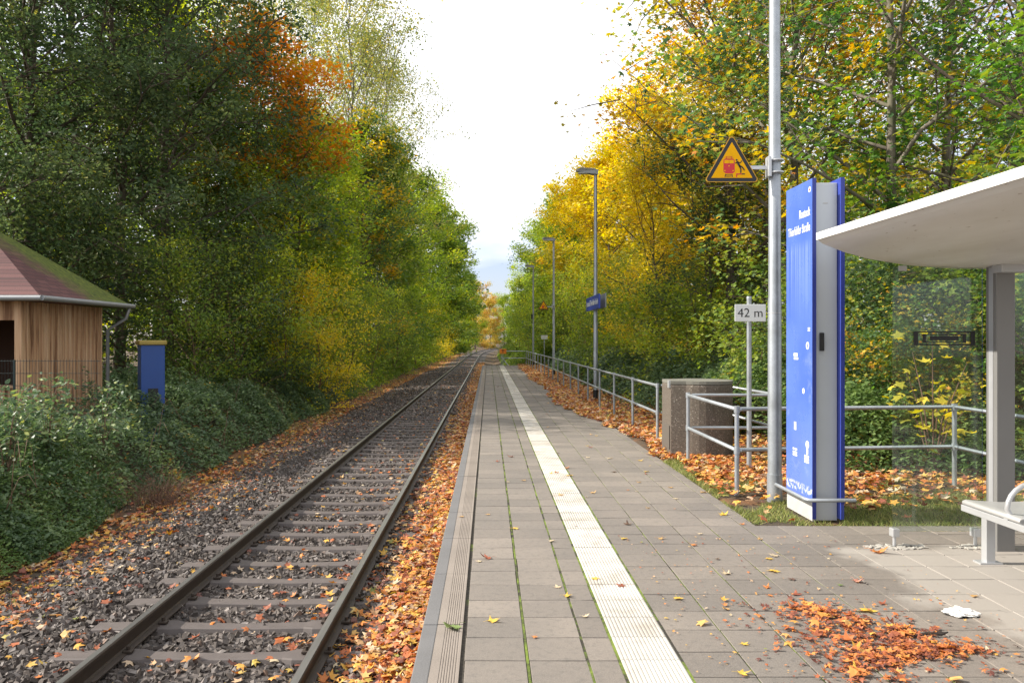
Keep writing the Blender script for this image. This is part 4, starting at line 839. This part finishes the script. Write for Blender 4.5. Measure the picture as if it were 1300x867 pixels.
# ------------------------------------------------------------------ shelter and bench
sh = empty('waiting_shelter', (3.9, 5.9, 0), label='waiting shelter with curved white roof, grey post and glass side screen', cat='shelter'); SO = Vector((3.9, 5.9, 0))
def ss(mb): mb.v = [tuple(Vector(v)-SO) for v in mb.v]; return mb
up = [(2.60, 2.385), (2.635, 2.355), (2.8, 2.29), (3.0, 2.235), (3.3, 2.185), (3.65, 2.158), (4.0, 2.155), (4.4, 2.175), (4.9, 2.25), (5.2, 2.33)]
topp = [(5.2, 2.43), (4.4, 2.46), (3.4, 2.46), (2.62, 2.442), (2.597, 2.435)]
pr = up+topp; n = len(pr); ya, yb = 6.12, -1.2
bm = MB(); bm.add([(x, y, z) for y in (ya, yb) for x, z in pr], [tuple(range(n)), tuple(range(2*n-1, n-1, -1))]); bm.add([(x, y, z) for y in (ya, yb) for x, z in pr], [(i, n+i, n+(i+1) % n, (i+1) % n) for i in range(n)], False)
for i in range(len(bm.sm)-n, len(bm.sm)): bm.sm[i] = (i-(len(bm.sm)-n)) in range(1, 9)
ss(bm).build('roof', RUND, sh)
ss(MB().box(2.588, 2.5955, -1.2, 6.125, 2.384, 2.440)).build('fascia', WPAINT, sh)
ss(MB().box(3.84, 3.98, 5.86, 5.99, -.02, 2.158, b=.006)).build('post', POSTM, sh)
ss(MB().box(3.836, 3.8395, 5.90, 5.95, 0, 2.15)).build('post_groove', ALU, sh)
ss(MB().box(3.84, 3.98, 2.36, 2.49, -.02, 2.158, b=.006)).build('post', POSTM, sh)
ss(MB().box(3.80, 4.02, 5.74, 5.86, 2.10, 2.157, b=.004)).build('post_bracket', ALU, sh)
ss(MB().box(3.62, 3.86, 4.6, 4.66, 2.145, 2.165)).build('roof_joint', DARKWOOD, sh)
for x0_, x1_ in ((AX(1133, 6.02), 3.832), (3.988, 4.93)):
    g = ss(MB().box(x0_, x1_, 6.015, 6.023, .115, 2.165 if x0_ < 3.5 else 2.19)).build('glass_pane', GLASS, sh)
for x in (AX(1139.5, 5.97), AX(1243, 5.97), AX(1279, 5.97), 4.85):
    ss(MB().box(x-.027, x+.027, 5.985, 6.05, .075, .14, b=.006).tube([(x, 6.018, -.02), (x, 6.018, .08)], .013, 10)).build('glass_foot', ALU, sh)
ss(MB().box(AX(1148, 6.0)-.04, AX(1148, 6.0)+.02, 6.00, 6.014, 2.13, 2.17)).build('glass_clip', ALU, sh)
zc = ZH(429.5, 6.0); xc = AX(1200, 6.0); mb = MB()
def fr_(w_, h_, t, tv):
    for a, b, c, d in ((-w_, w_, h_-t, h_), (-w_, w_, -h_, -h_+t), (-w_, -w_+tv, -h_+t, h_-t), (w_-tv, w_, -h_+t, h_-t)): mb.box(xc+a, xc+b, 6.0115, 6.0135, zc+c, zc+d)
fr_(.238, .054, .011, .034); fr_(.168, .034, .008, .026); mb.box(xc-.11, xc+.11, 6.0115, 6.0135, zc-.016, zc+.016); ss(mb).build('black_marking', BLACK, sh)
# slumped pale mortar around the feet
mb = MB()
for cx, cy, rr in ((AX(1140, 5.95), 5.98, .2), (AX(1246, 5.95), 5.98, .2)):
    for k in range(60): 
        a = random.random()*6.28; r_ = rr*math.sqrt(random.random()); s_ = random.uniform(.008, .025); x_ = cx+math.cos(a)*r_*1.2; y_ = cy+math.sin(a)*r_*.35
        mb.box(-s_, s_, -s_*.8, s_*.8, 0, s_*.35, Matrix.Translation((x_, y_, 0.001)) @ Matrix.Rotation(random.random()*3, 4, 'Z') @ Matrix.Rotation(random.gauss(0, .2), 4, 'X'))
mb.build('mortar_crumbs', MORTAR, kind='stuff', label='pale crumbs of mortar around the feet of the glass screen')
be = empty('bench', (3.6, 4.5, 0), label='grey metal bench with tubular armrests under the shelter roof', cat='bench'); BO = Vector((3.6, 4.5, 0))
def bs(mb): mb.v = [tuple(Vector(v)-BO) for v in mb.v]; return mb
def seat(y0, y1):
    pr = [(3.37, .432), (3.352, .445), (3.355, .462), (3.375, .47), (3.45, .463), (3.62, .452), (3.78, .456), (3.84, .47), (3.86, .50), (3.868, .495), (3.85, .455), (3.78, .442), (3.62, .438), (3.45, .445)]
    n = len(pr); m_ = MB(); ys_ = [y0, y0+.012, y1-.012, y1]; sc = [.0, 1, 1, .0]
    vs = [(3.6+(x-3.6)*(1 if s_ else .985), y, z if s_ else z-.004) for y, s_ in zip(ys_, sc) for x, z in pr]
    m_.add(vs, [(i*n+j, i*n+(j+1) % n, (i+1)*n+(j+1) % n, (i+1)*n+j) for i in range(3) for j in range(n)]+[tuple(range(n))[::-1], tuple(range(3*n, 4*n))]); m_.sm = [True]*(len(m_.f)-2)+[False]*2; return bs(m_)
for y1_ in (5.5, 4.86, 4.22, 3.58): seat(y1_-.6, y1_).build('seat', SEAT, be)
bs(MB().box(3.36, 3.40, 2.95, 5.52, .385, .43, b=.005)).build('frame', ALU, be); bs(MB().box(3.74, 3.78, 2.95, 5.52, .385, .43, b=.005)).build('frame', ALU, be); bs(MB().box(3.40, 3.74, 5.46, 5.515, .39, .425)).build('frame', ALU, be)
for y_ in (5.56, 3.1): bs(MB().box(3.55, 3.615, y_-.03, y_+.03, 0, .385, b=.004).box(3.50, 3.66, y_-.045, y_+.045, 0, .012)).build('leg', ALU, be)
for y_ in (5.04, 4.24):
    bs(MB().tube([(3.40, y_, .44)]+[(3.56-.19*math.cos(R(a)), y_, .50+.17*math.sin(R(a))) for a in range(0, 181, 15)]+[(3.75, y_, .44)], .016, 12)).build('armrest', ALU, be)
    bs(MB().box(3.36, 3.42, y_-.02, y_+.02, .425, .445)).build('armrest_clamp', ALU, be)

# ------------------------------------------------------------------ single leaves and bits on the platform
def leaf_mesh(seed, curl):
    r = random.Random(seed); rim = []
    L = [.30, .46, .56, .46, .30]; an = [-122, -62, 0, 62, 122]
    rim.append((-.13, 0))
    for i, (l, a) in enumerate(zip(L, an)):
        l *= r.uniform(.85, 1.1)
        for da, f in ((-16, .62), (-9, .72), (0, 1), (9, .72), (16, .62)): rim.append((l*f*math.cos(R(a+da)), l*f*math.sin(R(a+da))))
        if i < 4: b = (a+an[i+1])/2; rim.append((.2*math.cos(R(b)), .2*math.sin(R(b))))
    inner = [(x*.45, y*.45) for x, y in rim]; ph = r.random()*6
    def zz(x, y): d = math.hypot(x, y); return curl*(d*d*1.6*(.6+.5*math.sin(3*math.atan2(y, x)+ph)))+.04*math.cos(y*14)*curl
    vs = [(0, 0, 0)]+[(x, y, zz(x, y)) for x, y in inner]+[(x, y, zz(x, y)) for x, y in rim]; n = len(rim)
    fs = [(0, 1+i, 1+(i+1) % n) for i in range(n)]+[(1+i, 1+n+i, 1+n+(i+1) % n, 1+(i+1) % n) for i in range(n)]
    mb = MB().add(vs, fs, True); mb.tube([(-.1, 0, .004), (-.3, .03, .02+.1*curl), (-.5, .08, .05*curl+.02)], [.010, .008, .006], 5); return mb.mesh('maple_leaf')
LV = [leaf_mesh(k, c) for k, c in enumerate((.15, .35, .6, .9))]
def leafcol(name, c):
    m = NM(name); tc_ = m.n('TexCoord').outputs['Object']; cc = m.mix(m.mr(m.noise(5, 4, tc_), .35, .7), c, tuple(min(1, q*1.25+.03) for q in c)); cc = m.mix(m.math('MULTIPLY', m.mr(m.noise(14, 3, tc_), .6, .7), .6), cc, (c[0]*.4, c[1]*.3, c[2]*.4))
    p = m.bsdf(cc, .5); t = m.n('BsdfTranslucent'); m.l(cc, t.inputs[0]); x = m.n('MixShader'); x.inputs[0].default_value = .2; m.l(p.outputs[0], x.inputs[1]); m.l(t.outputs[0], x.inputs[2]); m.l(x.outputs[0], m.o.inputs[0]); return m.m
LC = {'green': leafcol('leaf green', (.16,.22,.06)), 'yellow': leafcol('leaf yellow', (.62,.40,.05)), 'tan': leafcol('leaf tan', (.50,.30,.11)), 'orange': leafcol('leaf orange', (.55,.19,.04)), 'red': leafcol('leaf red brown', (.26,.07,.03)), 'pale': leafcol('leaf pale', (.55,.44,.28)), 'pink': leafcol('leaf pinkish', (.50,.22,.15)), 'brown': leafcol('leaf brown', (.13,.07,.04))}
leaves = [(577, 797, 'green', .15, 3, 'large curled green leaf on the grooved kerb band'), (624, 789, 'yellow', .11, 2, 'curled tan yellow leaf on the first slab column near the kerb'), (620, 709, 'red', .12, 3, 'red brown curled leaf standing on the slabs beside the kerb'), (609, 713, 'pale', .07, 0, 'pale flat leaf beside the red brown curled one'),
 (654, 671, 'yellow', .12, 1, 'yellow leaf in the joint left of the white strip'), (708, 746, 'pale', .08, 0, 'pale leaf on the narrow slabs by the white strip'), (699, 687, 'pale', .08, 1, 'small pale leaf left of the white strip'), (649, 580, 'red', .13, 2, 'red leaf on the slabs further back, right one of two'), (631, 586, 'red', .11, 2, 'red leaf on the slabs further back, left one of two'),
 (722, 604, 'yellow', .13, 1, 'yellow leaf on the white strip, farther one'), (706, 600, 'orange', .11, 2, 'orange leaf at the left edge of the white strip'), (712, 629, 'tan', .10, 1, 'tan leaf lying on the middle of the white strip'), (586, 656, 'tan', .08, 1, 'tan leaf on the kerb further back'), (791, 684, 'yellow', .09, 1, 'yellow leaf right of the white strip'),
 (773, 582, 'pale', .13, 1, 'pale leaf on the right slabs before the leaf carpet'), (812, 585, 'yellow', .11, 1, 'yellow leaf before the long railing corner'), (820, 599, 'yellow', .10, 1, 'small yellow leaf before the near railing'), (918, 654, 'yellow', .13, 2, 'bright yellow leaf at the edge of the grass'), (892, 625, 'tan', .12, 1, 'tan leaf at the grass edge in front of the near railing'),
 (982, 725, 'yellow', .13, 1, 'yellow leaf in the middle of the right paving'), (985, 706, 'pale', .10, 1, 'pale leaf behind the yellow one on the right paving'), (1112, 701, 'orange', .17, 3, 'curled orange pink leaf left of the glass foot'), (1087, 738, 'pink', .12, 3, 'pinkish curled leaf before the shelter'), (941, 855, 'yellow', .09, 1, 'small yellow leaf at the bottom edge near the white strip'),
 (838, 684, 'tan', .09, 1, 'tan leaf among the slabs behind the yellow one'), (852, 619, 'tan', .10, 1, 'brownish leaf near the grass corner'), (1100, 775, 'yellow', .16, 1, 'large yellow leaf on top of the leaf heap'), (1074, 823, 'pale', .10, 2, 'pale yellow leaf in the middle of the leaf heap'), (1088, 852, 'yellow', .11, 2, 'yellow leaf at the near side of the leaf heap'), (1010, 773, 'orange', .13, 2, 'orange leaf at the far left of the leaf heap'),
 (1225, 833, 'yellow', .09, 1, 'yellow leaf right of the leaf heap'), (1256, 828, 'pale', .08, 1, 'pale leaf furthest right on the paving'), (1120, 767, 'red', .08, 2, 'small red leaf right behind the leaf heap'), (1235, 757, 'tan', .08, 1, 'tan leaf on the pale dry slabs'), (1066, 743, 'green', .06, 0, 'small green leaf in a joint behind the heap'), (645, 612, 'pale', .07, 0, 'pale crumb of leaf on the back slabs'), (665, 610, 'tan', .10, 1, 'tan leaf far back near the joint')]
for px, py, c, s, k, lb in leaves:
    yy = GY(py); o = link('maple_leaf', LV[k], label=lb, cat='leaf', group='fallen maple leaves on the platform', loc=(AX(px, yy), yy, .006), rz=random.random()*6.28); o.scale = (s, s, s)
    if not LV[k].materials: LV[k].materials.append(LC['tan'])
    o.material_slots[0].link = 'OBJECT'; o.material_slots[0].material = LC[c]
for k in range(110):
    yy = 4+30*random.random()**1.4; x = random.uniform(-.1, 2.2) if k % 3 else 2.2-abs(random.gauss(0, .6)); s = random.uniform(.03, .10)
    o = link('maple_leaf', LV[k % 4], label='small dry leaf lying loose on the grey platform slabs', cat='leaf', group='small dry leaves on the platform', loc=(x, yy, .006), rz=random.random()*6.28); o.scale = (s, s, s)
    o.material_slots[0].link = 'OBJECT'; o.material_slots[0].material = LC[random.choice(['tan', 'yellow', 'pale', 'orange', 'red', 'brown', 'yellow', 'tan'])]
bm = bmesh.new(); bmesh.ops.create_icosphere(bm, subdivisions=4, radius=1)
for v in bm.verts:
    c = v.co; n_ = math.sin(c.x*7+c.y*3)*.18+math.sin(c.y*9-c.z*4+1)*.16+math.sin(c.z*11+c.x*8)*.14+math.sin(c.x*19+c.y*17)*.08; f = 1+n_; v.co = Vector((c.x*f*.085, c.y*f*.055, max(0, c.z*f*.03)+.002))
me = bpy.data.meshes.new('paper_tissue'); bm.to_mesh(me); bm.free(); link('paper_tissue', me, TISS, loc=(AX(1220, 4.52), 4.52, .001), label='crumpled white paper tissue on the paving right of the leaf heap', cat='tissue')
MB().tube([(-.10, 0, .012), (-.02, .01, .016), (.05, -.01, .014), (.10, .005, .018)], [.006, .009, .008, .004], 7).build('twig', STICK, loc=(AX(1180, 4.2), 4.18, 0), rz=.15, label='short dark twig lying at the right end of the leaf heap', cat='twig')
print('tris ~', sum(len(o.data.loops)-2*len(o.data.polygons) for o in bpy.data.objects if o.type == 'MESH'))
